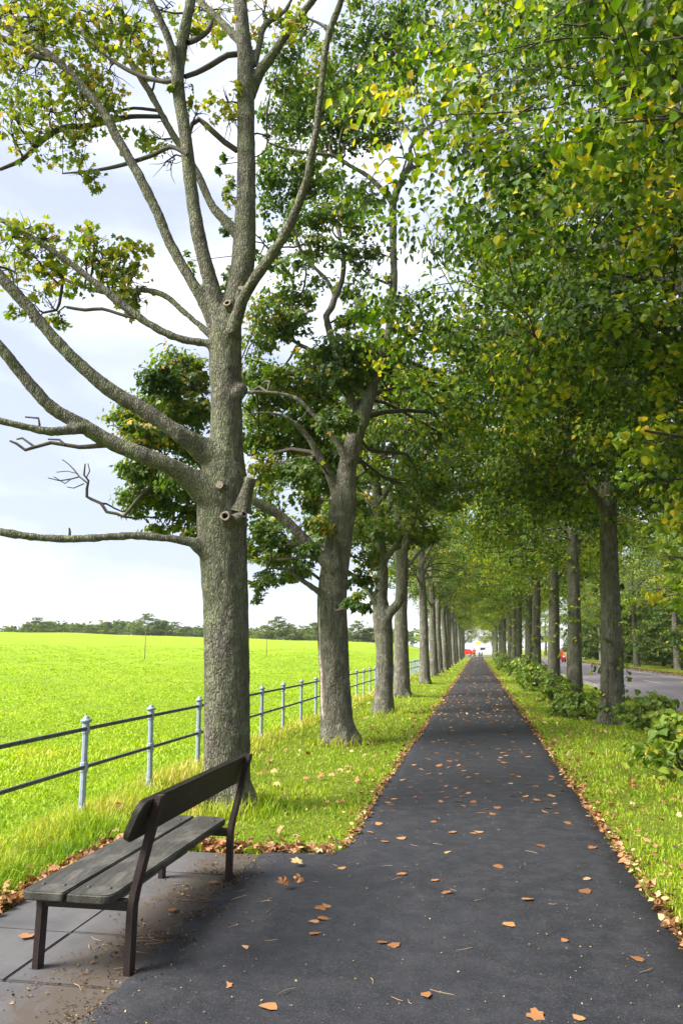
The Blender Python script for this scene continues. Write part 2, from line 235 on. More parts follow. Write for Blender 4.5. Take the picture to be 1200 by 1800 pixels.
L2_CLUMPS = [
 (-5.5,13.22,7.0,0.489,0.381,220.0),
 (-5.17,13.31,6.67,0.38,0.38,160.0),
 (-5.4,12.5,6.4,0.411,0.288,160.0),
 (-6.23,13.66,6.34,0.56,0.246,180.0),
 (-6.15,12.75,5.83,0.419,0.168,110.0),
 (-5.42,13.11,6.12,0.48,0.299,190.0),
 (-5.02,13.11,5.93,0.318,0.318,110.0),
 (-5.85,12.63,5.45,0.432,0.247,150.0),
 (-5.75,13.7,5.69,0.499,0.31,170.0),
 (-5.21,13.51,5.39,0.304,0.304,100.0),
 (-5.87,12.5,4.84,0.304,0.263,110.0),
 (-5.78,13.29,4.91,0.481,0.321,180.0),
 (-4.98,12.45,4.49,0.397,0.298,160.0),
 (-6.02,13.11,4.45,0.421,0.316,150.0),
 (-5.71,13.72,4.34,0.491,0.284,170.0),
 (-5.26,13.78,4.11,0.272,0.272,90.0),
 (-6.46,13.6,4.34,0.284,0.219,70.0),
 (-5.84,13.8,3.91,0.328,0.109,45.0),
 (-4.83,12.55,3.64,0.178,0.099,28.0),
 (-3.71,13.19,7.78,0.483,0.322,170.0),
 (-3.32,13.43,7.74,0.391,0.326,150.0),
 (-4.5,15.6,8.37,0.379,0.316,90.0),
 (-3.72,14.06,8.6,0.459,0.321,120.0),
 (-3.01,14.62,7.49,0.465,0.326,170.0),
 (-2.37,13.67,7.31,0.456,0.326,200.0),
 (-2.02,14.27,7.41,0.45,0.315,180.0),
 (-2.08,13.92,6.87,0.394,0.273,140.0),
 (-2.51,13.82,6.81,0.458,0.262,170.0),
 (-3.22,14.5,6.98,0.483,0.276,170.0),
 (-3.81,14.49,7.07,0.487,0.278,160.0),
 (-4.57,15.42,7.52,0.348,0.372,110.0),
 (-4.24,14.78,6.77,0.402,0.307,140.0),
 (-3.81,15.49,6.98,0.541,0.295,170.0),
 (-3.14,15.28,6.87,0.506,0.265,150.0),
 (-4.23,15.67,6.61,0.547,0.274,160.0),
 (-3.27,14.75,6.22,0.51,0.301,170.0),
 (-2.41,13.27,5.73,0.352,0.27,110.0),
 (-4.44,15.3,6.06,0.364,0.339,110.0),
 (-3.95,15.6,6.0,0.54,0.319,160.0),
 (-3.29,15.42,5.8,0.481,0.337,140.0),
 (-2.62,14.45,5.4,0.336,0.291,90.0),
 (-4.12,14.87,5.33,0.42,0.304,120.0),
 (-3.18,13.41,4.84,0.418,0.251,120.0),
 (-3.06,15.21,5.06,0.353,0.306,80.0),
 (-3.13,14.46,4.51,0.312,0.223,60.0),
 (-2.79,13.63,3.91,0.261,0.23,60.0),
 (-3.58,12.98,3.63,0.301,0.221,90.0),
 (-3.72,15.28,3.73,0.351,0.258,90.0),
 (-4.56,15.67,3.67,0.29,0.29,70.0),
 (-2.87,13.06,3.27,0.219,0.199,50.0),
 (-4.04,15.12,3.42,0.418,0.186,80.0),
 (-3.29,13.99,3.07,0.362,0.149,70.0),
 (-3.74,13.24,2.85,0.263,0.142,40.0),
 (-3.9,13.65,2.62,0.167,0.146,22.0),
 (-3.89,15.03,3.0,0.275,0.115,26.0),
 (-2.2,15.33,3.0,0.298,0.229,50.0),
 (-1.95,12.93,2.41,0.212,0.193,36.0),
 (-1.98,14.58,3.32,0.241,0.219,40.0),
 (-3.44,12.93,13.25,0.382,0.292,110.0),
 (-3.5,14.88,15.38,0.387,0.284,60.0),
 (-3.59,13.76,13.31,0.474,0.355,150.0),
 (-3.46,15.35,14.15,0.576,0.393,190.0),
 (-2.85,15.64,14.44,0.583,0.398,190.0),
 (-2.97,14.27,14.05,0.489,0.342,110.0),
 (-2.19,15.7,14.84,0.61,0.424,190.0),
 (-1.33,13.7,13.34,0.53,0.369,190.0),
 (-1.59,13.02,13.44,0.488,0.31,140.0),
 (-1.03,14.54,14.69,0.54,0.368,150.0),
 (-2.13,12.89,13.28,0.397,0.265,70.0),
 (-1.17,13.37,14.2,0.455,0.25,100.0),
 (-0.63,13.98,14.54,0.472,0.307,100.0),
 (-2.02,14.57,15.45,0.375,0.2,40.0),
 (-0.39,13.25,13.08,0.332,0.287,80.0),
 (-1.91,12.92,11.79,0.477,0.303,190.0),
 (-1.62,15.32,13.72,0.511,0.358,160.0),
 (-2.61,13.71,12.22,0.531,0.323,190.0),
 (-3.78,15.58,13.62,0.555,0.37,160.0),
 (-4.28,15.4,13.85,0.395,0.369,90.0),
 (-1.94,13.9,11.95,0.532,0.278,150.0),
 (-1.39,14.14,12.12,0.397,0.281,90.0),
 (-2.61,14.31,12.2,0.527,0.216,90.0),
 (-3.93,14.67,12.35,0.472,0.223,90.0),
 (-3.26,14.53,11.83,0.535,0.219,120.0),
 (-3.98,14.42,11.58,0.389,0.267,100.0),
 (-3.4,14.6,11.36,0.536,0.292,150.0),
 (-2.96,15.53,12.04,0.515,0.283,110.0),
 (-2.24,14.27,10.83,0.469,0.258,110.0),
 (-1.86,14.05,10.58,0.276,0.184,40.0),
 (-3.97,14.89,11.2,0.448,0.298,120.0),
 (-3.02,13.49,9.99,0.446,0.268,130.0),
 (-2.49,13.67,10.11,0.404,0.27,110.0),
 (-2.2,15.64,10.91,0.458,0.305,90.0),
 (-3.69,14.31,10.17,0.403,0.261,90.0),
 (-3.1,14.39,9.9,0.448,0.283,110.0),
 (-2.23,12.83,8.84,0.292,0.25,70.0),
 (-1.97,14.0,9.33,0.407,0.294,90.0),
 (-4.09,14.48,9.78,0.335,0.287,60.0),
 (-3.09,12.86,8.59,0.316,0.21,60.0),
 (-3.13,14.59,9.11,0.308,0.237,40.0),
 (-2.3,14.63,9.06,0.306,0.306,60.0),
 (-1.83,12.97,7.65,0.289,0.248,70.0),
 (-2.42,14.62,8.31,0.303,0.233,50.0),
 (-3.27,14.15,8.54,0.298,0.229,50.0),
 (-4.47,12.93,10.29,0.154,0.329,40.0),
 (-4.71,13.51,9.93,0.159,0.227,30.0),
 (-4.3,12.49,8.4,0.125,0.312,30.0),
 (-5.6,13.84,9.46,0.163,0.256,14.0),
 (-5.15,13.08,8.43,0.153,0.197,12.0),
 (-4.64,12.88,10.88,0.11,0.176,14.0),
]
L3_LIMBS = [
 [(-2.501,20.7,-0.204,0.4484),(-2.482,20.693,0.058,0.3144),(-2.445,20.686,0.761,0.2409),(-2.421,20.679,1.501,0.2347),(-2.46,20.671,2.1,0.2511),(-2.486,20.664,2.552,0.2597),(-2.527,20.657,3.009,0.1917),(-2.459,20.65,3.621,0.1617),(-2.513,20.643,4.397,0.1473),(-2.521,20.636,5.183,0.1326),(-2.591,20.629,6.141,0.118),(-2.615,20.621,6.949,0.1108),(-2.542,20.614,7.929,0.0957),(-2.598,20.607,8.931,0.0804),(-2.456,20.6,10.277,0.0487)],
 [(-2.466,20.6,2.173,0.1973),(-2.273,20.54,2.576,0.1365),(-2.02,20.48,2.841,0.121),(-1.856,20.42,3.363,0.1134),(-1.838,20.36,4.192,0.1063),(-1.671,20.3,4.87,0.0943),(-1.427,20.24,5.548,0.0837),(-1.302,20.18,6.31,0.0763),(-1.238,20.12,7.079,0.0643),(-1.324,20.06,8.02,0.0539),(-1.189,20.0,9.285,0.031)],
 [(-2.524,20.6,2.626,0.1372),(-2.711,20.525,3.002,0.0992),(-2.929,20.45,3.304,0.0764),(-3.149,20.375,3.53,0.0611),(-3.446,20.3,3.758,0.0459)],
]
# ------------------------------------------------------------------ helpers
rng = np.random.default_rng(11)
random.seed(11)

def tag(o, label=None, cat=None, group=None, kind=None):
    if label: o['label'] = label
    if cat: o['category'] = cat
    if group: o['group'] = group
    if kind: o['kind'] = kind
    return o

def link(o, parent=None):
    COL.objects.link(o)
    if parent is not None:
        o.parent = parent
    return o

def empty(name, loc=(0, 0, 0), rz=0.0):
    o = bpy.data.objects.new(name, None)
    o.empty_display_size = 0.2
    o.location = loc
    o.rotation_euler = (0, 0, rz)
    return link(o)

def mesh_np(name, V, F, smooth=True, attr=None):
    """V (n,3); F a face array (m,k) or a list of such arrays."""
    me = bpy.data.meshes.new(name)
    Fs = [f for f in (F if isinstance(F, list) else [F]) if len(f)]
    V = np.asarray(V, dtype=np.float32)
    me.vertices.add(len(V))
    me.vertices.foreach_set('co', V.ravel())
    idx = np.concatenate([np.asarray(f).ravel() for f in Fs]).astype(np.int32)
    tot = np.concatenate([np.full(len(f), np.asarray(f).shape[1], dtype=np.int32) for f in Fs])
    start = np.concatenate([[0], np.cumsum(tot)[:-1]]).astype(np.int32)
    me.loops.add(len(idx))
    me.loops.foreach_set('vertex_index', idx)
    me.polygons.add(len(tot))
    me.polygons.foreach_set('loop_start', start)
    me.polygons.foreach_set('use_smooth', np.full(len(tot), smooth))
    if attr is not None:
        a = me.attributes.new('tint', 'FLOAT', 'POINT')
        a.data.foreach_set('value', np.asarray(attr, dtype=np.float32))
    me.update(calc_edges=True)
    return me

def obj(name, me, mat=None, parent=None, loc=(0, 0, 0)):
    o = bpy.data.objects.new(name, me)
    if mat is not None and not me.materials:
        for m in (mat if isinstance(mat, (list, tuple)) else [mat]):
            me.materials.append(m)
    o.location = loc
    return link(o, parent)

def bm_mesh(name, bm, smooth=False):
    me = bpy.data.meshes.new(name)
    bm.normal_update()
    bm.to_mesh(me)
    bm.free()
    me.polygons.foreach_set('use_smooth', np.full(len(me.polygons), smooth))
    return me

def add_box(bm, x0, x1, y0, y1, z0, z1):
    vs = [bm.verts.new(p) for p in ((x0,y0,z0),(x1,y0,z0),(x1,y1,z0),(x0,y1,z0),(x0,y0,z1),(x1,y0,z1),(x1,y1,z1),(x0,y1,z1))]
    for f in ((3,2,1,0),(4,5,6,7),(0,1,5,4),(1,2,6,5),(2,3,7,6),(3,0,4,7)):
        bm.faces.new([vs[i] for i in f])
    return vs

def box_mesh(name, x0, x1, y0, y1, z0, z1, bev=0.0):
    bm = bmesh.new()
    add_box(bm, x0, x1, y0, y1, z0, z1)
    if bev:
        bmesh.ops.bevel(bm, geom=bm.edges[:], offset=bev, segments=2, affect='EDGES', profile=0.6)
    return bm_mesh(name, bm)

def catmull(P, step):
    """Catmull-Rom resample of (n,4) points x y z r."""
    P = np.asarray(P, float)
    Q = np.vstack([2 * P[0] - P[1], P, 2 * P[-1] - P[-2]])
    out = []
    for i in range(len(P) - 1):
        p0, p1, p2, p3 = Q[i:i + 4]
        n = max(1, int(np.linalg.norm(p2[:3] - p1[:3]) / step))
        t = (np.arange(n) / n)[:, None]
        out.append(0.5 * (2*p1 + (p2-p0)*t + (2*p0-5*p1+4*p2-p3)*t**2 + (3*p1-p0-3*p2+p3)*t**3))
    out.append(P[-1][None])
    out = np.vstack(out)
    out[:, 3] = np.maximum(out[:, 3], 0.0015)
    return out

class Tubes:
    def __init__(self):
        self.V, self.Q, self.T, self.n = [], [], [], 0
    def add(self, P, sides=6, cap=False):
        P = np.asarray(P, float)
        p, r = P[:, :3], P[:, 3]
        n = len(p)
        t = np.gradient(p, axis=0)
        t /= np.linalg.norm(t, axis=1)[:, None] + 1e-9
        a = np.array([0.0, 0, 1]) if abs(t[0][2]) < 0.85 else np.array([0.0, 1, 0])
        u = np.empty_like(t)
        u0 = np.cross(t[0], a)
        for i in range(n):
            u0 = u0 - t[i] * (u0 @ t[i])
            u0 = u0 / (np.linalg.norm(u0) + 1e-9)
            u[i] = u0
        v = np.cross(t, u)
        ang = np.arange(sides) / sides * 2 * math.pi
        ring = p[:, None] + r[:, None, None] * (np.cos(ang)[None, :, None] * u[:, None] + np.sin(ang)[None, :, None] * v[:, None])
        self.V.append(ring.reshape(-1, 3))
        i, j = np.meshgrid(np.arange(n - 1), np.arange(sides), indexing='ij')
        j2 = (j + 1) % sides
        q = np.stack([i*sides+j, i*sides+j2, (i+1)*sides+j2, (i+1)*sides+j], -1).reshape(-1, 4) + self.n
        self.Q.append(q)
        self.n += n * sides
        if cap:
            for k, flip in ((0, True), (n - 1, False)):
                self.V.append(p[k][None])
                jj = np.arange(sides)
                a_, b_ = k*sides+jj, k*sides+(jj+1) % sides
                tri = np.stack([np.full(sides, self.n), b_ + self.n - n*sides - (0 if k == 0 else 1), a_ + self.n - n*sides - (0 if k == 0 else 1)], -1) if flip else \
                      np.stack([np.full(sides, self.n), a_ + self.n - n*sides - 1, b_ + self.n - n*sides - 1], -1)
                self.T.append(tri)
                self.n += 1
    def mesh(self, name):
        F = [np.vstack(self.Q)]
        if self.T: F.append(np.vstack(self.T))
        return mesh_np(name, np.vstack(self.V), F)

def remesh(me, voxel, smooth_it=4, bark=0.0, freq=6.0):
    """Fuse overlapping tubes into one surface, soften the joints, then roughen it like bark."""
    tmp = bpy.data.objects.new('tmp', me)
    COL.objects.link(tmp)
    m = tmp.modifiers.new('r', 'REMESH'); m.mode = 'VOXEL'; m.voxel_size = voxel
    if smooth_it:
        s = tmp.modifiers.new('s', 'SMOOTH'); s.factor = 0.5; s.iterations = smooth_it
    dg = bpy.context.evaluated_depsgraph_get()
    out = bpy.data.meshes.new_from_object(tmp.evaluated_get(dg))
    bpy.data.objects.remove(tmp)
    if bark:
        n = len(out.vertices)
        co = np.empty(n * 3, np.float32); out.vertices.foreach_get('co', co); co = co.reshape(-1, 3)
        no = np.empty(n * 3, np.float32); out.vertex_normals.foreach_get('vector', no); no = no.reshape(-1, 3)
        d = np.empty(n, np.float32)
        for i in range(n):
            x, y, z = (float(c) for c in co[i])
            d[i] = mnoise.noise((x*freq*2.4, y*freq*2.4, z*freq*0.8)) + 0.7*mnoise.noise((x*freq*5, y*freq*5, z*freq*2.2)) + 1.2*mnoise.noise((x*2.5, y*2.5, z*1.4))
        co += no * (d * bark)[:, None]
        out.vertices.foreach_set('co', co.ravel())
        out.update()
    out.polygons.foreach_set('use_smooth', np.full(len(out.polygons), True))
    return out

# ------------------------------------------------------------------ materials
def new_mat(name):
    m = bpy.data.materials.new(name)
    m.use_nodes = True
    m.node_tree.nodes.clear()
    return m, m.node_tree

class N:
    """Tiny node helper."""
    def __init__(self, tree): self.t = tree
    def new(self, typ, **kw):
        n = self.t.nodes.new(typ)
        for k, v in kw.items():
            if k in n.inputs.keys() if isinstance(k, str) else False:
                self.put(n.inputs[k], v)
            else:
                setattr(n, k, v)
        return n
    def put(self, sock, v):
        if hasattr(v, 'is_output'): self.t.links.new(v, sock)
        else: sock.default_value = v
    def coord(self, which='Object'):
        return self.t.nodes.new('ShaderNodeTexCoord').outputs[which]
    def mapping(self, vec, scale=(1, 1, 1), loc=(0, 0, 0)):
        m = self.t.nodes.new('ShaderNodeMapping')
        m.inputs['Scale'].default_value = scale
        m.inputs['Location'].default_value = loc
        self.t.links.new(vec, m.inputs[0])
        return m.outputs[0]
    def noise(self, vec, scale, detail=4.0, rough=0.55, dist=0.0):
        n = self.t.nodes.new('ShaderNodeTexNoise')
        n.inputs['Scale'].default_value = scale
        n.inputs['Detail'].default_value = detail
        n.inputs['Roughness'].default_value = rough
        n.inputs['Distortion'].default_value = dist
        self.t.links.new(vec, n.inputs['Vector'])
        return n.outputs['Fac']
    def voronoi(self, vec, scale, feature='F1', out='Distance', rand=1.0):
        n = self.t.nodes.new('ShaderNodeTexVoronoi')
        n.feature = feature
        n.inputs['Scale'].default_value = scale
        n.inputs['Randomness'].default_value = rand
        self.t.links.new(vec, n.inputs['Vector'])
        return n.outputs[out]
    def ramp(self, fac, stops, interp='LINEAR'):
        n = self.t.nodes.new('ShaderNodeValToRGB')
        cr = n.color_ramp
        cr.interpolation = interp
        while len(cr.elements) < len(stops): cr.elements.new(0.5)
        for e, (p, c) in zip(cr.elements, stops):
            e.position = p
            e.color = (*c, 1) if isinstance(c, (tuple, list)) else (c, c, c, 1)
        self.t.links.new(fac, n.inputs[0])
        return n.outputs[0]
    def mix(self, fac, a, b, blend='MIX'):
        n = self.t.nodes.new('ShaderNodeMix')
        n.data_type = 'RGBA'
        n.blend_type = blend
        for s, v in (('Factor', fac), ('A', a), ('B', b)):
            if isinstance(v, tuple): v = (*v, 1) if len(v) == 3 else v
            self.put(n.inputs[s] if s != 'Factor' else n.inputs[0], v) if s == 'Factor' else self.put([i for i in n.inputs if i.name == s and i.type == 'RGBA'][0], v)
        return [o for o in n.outputs if o.type == 'RGBA'][0]
    def math(self, op, a, b=0.0):
        n = self.t.nodes.new('ShaderNodeMath'); n.operation = op
        self.put(n.inputs[0], a); self.put(n.inputs[1], b)
        return n.outputs[0]
    def bump(self, h, strength=0.5, dist=0.01, normal=None):
        n = self.t.nodes.new('ShaderNodeBump')
        n.inputs['Strength'].default_value = strength
        n.inputs['Distance'].default_value = dist
        self.t.links.new(h, n.inputs['Height'])
        if normal is not None: self.t.links.new(normal, n.inputs['Normal'])
        return n.outputs[0]
    def attr(self, name='tint'):
        n = self.t.nodes.new('ShaderNodeAttribute'); n.attribute_name = name
        return n.outputs['Fac']
    def bsdf(self, color, rough=0.7, normal=None, spec=0.3, metallic=0.0):
        b = self.t.nodes.new('ShaderNodeBsdfPrincipled')
        self.put(b.inputs['Base Color'], (*color, 1) if isinstance(color, tuple) and len(color) == 3 else color)
        self.put(b.inputs['Roughness'], rough)
        b.inputs['Specular IOR Level'].default_value = spec
        b.inputs['Metallic'].default_value = metallic
        if normal is not None: self.t.links.new(normal, b.inputs['Normal'])
        return b.outputs[0]
    def out(self, shader):
        o = self.t.nodes.new('ShaderNodeOutputMaterial')
        self.t.links.new(shader, o.inputs['Surface'])

def plain(name, color, rough=0.5, spec=0.4, metallic=0.0, var=0.25, scale=12.0):
    m, t = new_mat(name); n = N(t)
    c = n.noise(n.coord(), scale, 5)
    col = n.mix(n.ramp(c, [(0.3, 0.0), (0.7, 1.0)]), tuple(v * (1 - var) for v in color), tuple(min(1, v * (1 + var)) for v in color))
    n.out(n.bsdf(col, rough, n.bump(c, 0.2, 0.003), spec, metallic))
    return m

def leaf_mat(name, stops, trans=0.42, rough=0.5, spec=0.35):
    m, t = new_mat(name); n = N(t)
    col = n.ramp(n.attr(), stops)
    br = n.noise(n.coord(), 1.1, 3)
    col = n.mix(n.ramp(br, [(0.3, 0.0), (0.7, 0.55)]), col, n.mix(1.0, col, (1.22, 1.16, 0.8), 'MULTIPLY'))
    p = n.bsdf(col, rough, None, spec)
    tr = t.nodes.new('ShaderNodeBsdfTranslucent')
    tc = n.mix(1.0, col, (1.45, 1.55, 0.5), 'MULTIPLY')
    t.links.new(tc, tr.inputs['Color'])
    mx = t.nodes.new('ShaderNodeMixShader')
    mx.inputs[0].default_value = trans
    t.links.new(p, mx.inputs[1]); t.links.new(tr.outputs[0], mx.inputs[2])
    n.out(mx.outputs[0])
    return m

M = {}
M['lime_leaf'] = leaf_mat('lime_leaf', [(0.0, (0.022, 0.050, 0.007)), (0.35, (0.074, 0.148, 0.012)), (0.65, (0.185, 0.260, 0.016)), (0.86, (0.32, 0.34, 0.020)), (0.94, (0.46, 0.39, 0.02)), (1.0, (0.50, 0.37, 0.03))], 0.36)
M['sycamore_leaf'] = leaf_mat('sycamore_leaf', [(0.0, (0.030, 0.065, 0.014)), (0.4, (0.065, 0.120, 0.018)), (0.7, (0.13, 0.19, 0.022)), (0.88, (0.24, 0.25, 0.02)), (1.0, (0.42, 0.27, 0.03))], 0.4)
M['autumn_leaf'] = leaf_mat('autumn_leaf', [(0.0, (0.06, 0.10, 0.02)), (0.3, (0.125, 0.185, 0.026)), (0.6, (0.26, 0.27, 0.035)), (0.85, (0.40, 0.34, 0.04)), (1.0, (0.30, 0.15, 0.06))], 0.45)
M['shrub_leaf'] = leaf_mat('shrub_leaf', [(0.0, (0.06, 0.12, 0.016)), (0.5, (0.15, 0.235, 0.03)), (0.85, (0.26, 0.33, 0.05)), (1.0, (0.36, 0.30, 0.04))], 0.35, 0.42, 0.45)
M['far_leaf'] = leaf_mat('far_leaf', [(0.0, (0.050, 0.085, 0.022)), (0.6, (0.10, 0.16, 0.04)), (1.0, (0.20, 0.18, 0.06))], 0.3, 0.7, 0.1)
M['grass'] = leaf_mat('grass', [(0.0, (0.075, 0.165, 0.010)), (0.35, (0.18, 0.305, 0.015)), (0.65, (0.30, 0.39, 0.022)), (0.85, (0.38, 0.38, 0.06)), (1.0, (0.50, 0.42, 0.16))], 0.35, 0.5, 0.25)
M['field_grass'] = leaf_mat('field_grass', [(0.0, (0.10, 0.20, 0.010)), (0.5, (0.25, 0.37, 0.016)), (0.85, (0.30, 0.40, 0.02)), (1.0, (0.42, 0.38, 0.06))], 0.35, 0.5, 0.25)
M['fallen'] = leaf_mat('fallen', [(0.0, (0.075, 0.036, 0.020)), (0.3, (0.17, 0.075, 0.034)), (0.6, (0.30, 0.145, 0.066)), (0.8, (0.40, 0.25, 0.13)), (1.0, (0.50, 0.42, 0.22))], 0.12, 0.6, 0.25)

def bark_mat(name, dark, light, lichen, lichen_amt, moss, scale=1.0, bstr=0.8):
    m, t = new_mat(name); n = N(t)
    oc = n.coord()
    wob = t.nodes.new('ShaderNodeTexNoise'); wob.inputs['Scale'].default_value = 7 * scale; wob.inputs['Detail'].default_value = 3
    t.links.new(oc, wob.inputs['Vector'])
    dv = n.mix(0.03, n.mapping(oc, (1, 1, 0.30)), wob.outputs['Color'], 'LINEAR_LIGHT')
    fis = n.voronoi(dv, 42 * scale, 'DISTANCE_TO_EDGE')
    gr = n.noise(n.mapping(oc, (1, 1, 0.13)), 22 * scale, 7, 0.62, 0.9)
    fine = n.noise(n.mapping(oc, (1, 1, 0.6)), 40 * scale, 7, 0.72, 0.3)
    big = n.noise(n.mapping(oc, (1, 1, 0.5)), 3.2 * scale, 6, 0.65, 0.6)
    col = n.mix(n.ramp(gr, [(0.30, 0.0), (0.62, 1.0)]), dark, light)
    col = n.mix(n.math('MULTIPLY', n.ramp(fine, [(0.40, 0.0), (0.66, 1.0)]), 0.22), col, tuple(c * 0.45 for c in dark))
    col = n.mix(n.math('MULTIPLY', n.ramp(fis, [(0.0, 1.0), (0.13, 0.0)]), n.ramp(big, [(0.35, 0.15), (0.65, 0.6)])), col, tuple(c * 0.40 for c in dark))
    blot = n.noise(n.mapping(oc, (1, 1, 0.35)), 8 * scale, 6, 0.7, 0.5)
    col = n.mix(n.ramp(blot, [(0.34, 0.55), (0.60, 0.0)]), col, tuple(c * 0.5 for c in dark))
    # lichen patches and green algae film
    col = n.mix(n.math('MULTIPLY', n.ramp(big, [(0.42, 0.0), (0.62, 1.0)]), moss[1]), col, moss[0])
    li = n.noise(oc, 7 * scale, 4, 0.6, 0.3)
    col = n.mix(n.math('MULTIPLY', n.ramp(li, [(0.54, 0.0), (0.66, 1.0)]), lichen_amt), col, lichen)
    yl = n.noise(n.mapping(oc, (1, 1, 1), (7, 3, 1)), 6.5 * scale, 7, 0.75, 0.5)
    col = n.mix(n.math('MULTIPLY', n.ramp(yl, [(0.62, 0.0), (0.70, 1.0)]), lichen_amt * 0.8), col, (0.27, 0.26, 0.06))
    h = n.math('ADD', n.math('MULTIPLY', n.ramp(fis, [(0.0, 0.0), (0.22, 1.0)]), 0.8), n.math('ADD', gr, n.math('MULTIPLY', fine, 0.35)))
    n.out(n.bsdf(col, 0.85, n.bump(h, bstr, 0.024), 0.15))
    return m

M['bark_sycamore'] = bark_mat('bark_sycamore', (0.085, 0.077, 0.062), (0.245, 0.226, 0.190), (0.235, 0.260, 0.155), 0.7, ((0.155, 0.170, 0.090), 0.7), 1.0, 1.0)
M['bark_grey'] = bark_mat('bark_grey', (0.070, 0.063, 0.053), (0.27, 0.247, 0.212), (0.30, 0.30, 0.23), 0.55, ((0.15, 0.16, 0.10), 0.5), 0.75, 0.9)
M['bark_lime'] = bark_mat('bark_lime', (0.060, 0.054, 0.041), (0.215, 0.200, 0.155), (0.23, 0.24, 0.16), 0.4, ((0.115, 0.135, 0.070), 0.6), 0.75, 1.0)
M['twig'] = plain('twig', (0.07, 0.06, 0.048), 0.85, 0.15, 0, 0.3, 20)

def asphalt_mat():
    m, t = new_mat('asphalt'); n = N(t)
    oc = n.coord()
    agg = n.voronoi(oc, 170, 'F1', 'Distance')
    ac = n.voronoi(oc, 170, 'F1', 'Color')
    sp = n.t.nodes.new('ShaderNodeSeparateColor'); t.links.new(ac, sp.inputs[0])
    big = n.noise(n.mapping(oc, (1, 0.45, 1)), 0.9, 6, 0.6, 0.3)
    mid = n.noise(oc, 5.5, 6, 0.65)
    col = n.mix(n.ramp(big, [(0.35, 0.0), (0.68, 1.0)]), (0.0098, 0.0108, 0.0148), (0.0178, 0.0188, 0.0245))
    col = n.mix(n.math('MULTIPLY', n.ramp(mid, [(0.45, 0.0), (0.75, 1.0)]), 0.55), col, (0.032, 0.032, 0.038))
    col = n.mix(n.math('MULTIPLY', n.ramp(sp.outputs[0], [(0.78, 0.0), (0.98, 1.0)]), 0.35), col, (0.085, 0.084, 0.092))
    fleck = n.noise(oc, 60, 3, 0.7)
    col = n.mix(n.math('MULTIPLY', n.ramp(fleck, [(0.70, 0.0), (0.76, 1.0)]), 0.6), col, (0.14, 0.125, 0.10))
    h = n.math('ADD', n.math('MULTIPLY', agg, 0.8), n.math('MULTIPLY', n.noise(oc, 320, 3), 0.4))
    n.out(n.bsdf(col, n.ramp(mid, [(0.3, 0.60), (0.7, 0.80)]), n.bump(h, 0.5, 0.0035), 0.35))
    return m
M['asphalt'] = asphalt_mat()

def road_mat():
    m, t = new_mat('road_surface'); n = N(t)
    oc = n.coord()
    big = n.noise(n.mapping(oc, (1, 0.2, 1)), 0.8, 6, 0.6)
    col = n.mix(n.ramp(big, [(0.3, 0.0), (0.7, 1.0)]), (0.165, 0.146, 0.155), (0.24, 0.21, 0.22))
    n.out(n.bsdf(col, 0.7, n.bump(n.noise(oc, 140, 3), 0.4, 0.004), 0.3))
    return m
M['road'] = road_mat()

def slab_mat():
    m, t = new_mat('flagstone'); n = N(t)
    oc = n.coord('Object')
    info = t.nodes.new('ShaderNodeObjectInfo')
    big = n.noise(oc, 2.2, 7, 0.62, 0.4)
    fine = n.noise(oc, 45, 5, 0.65)
    col = n.mix(n.ramp(big, [(0.3, 0.0), (0.72, 1.0)]), (0.045, 0.046, 0.052), (0.105, 0.100, 0.102))
    col = n.mix(n.ramp(info.outputs['Random'], [(0.0, 0.0), (1.0, 0.45)]), col, (0.080, 0.080, 0.088))
    col = n.mix(n.math('MULTIPLY', n.ramp(fine, [(0.45, 0.0), (0.7, 1.0)]), 0.35), col, (0.07, 0.068, 0.066))
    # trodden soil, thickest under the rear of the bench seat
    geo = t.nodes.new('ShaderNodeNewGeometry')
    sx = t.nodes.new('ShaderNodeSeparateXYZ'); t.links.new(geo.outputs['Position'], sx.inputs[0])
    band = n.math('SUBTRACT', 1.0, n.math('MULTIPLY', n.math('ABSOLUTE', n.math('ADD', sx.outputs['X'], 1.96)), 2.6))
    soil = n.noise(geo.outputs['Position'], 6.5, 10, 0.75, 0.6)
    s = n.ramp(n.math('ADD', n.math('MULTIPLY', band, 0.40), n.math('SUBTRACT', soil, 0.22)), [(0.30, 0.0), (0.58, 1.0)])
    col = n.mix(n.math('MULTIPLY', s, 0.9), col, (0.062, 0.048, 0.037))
    n.out(n.bsdf(col, 0.75, n.bump(n.math('ADD', fine, big), 0.35, 0.006), 0.3))
    return m
M['slab'] = slab_mat()

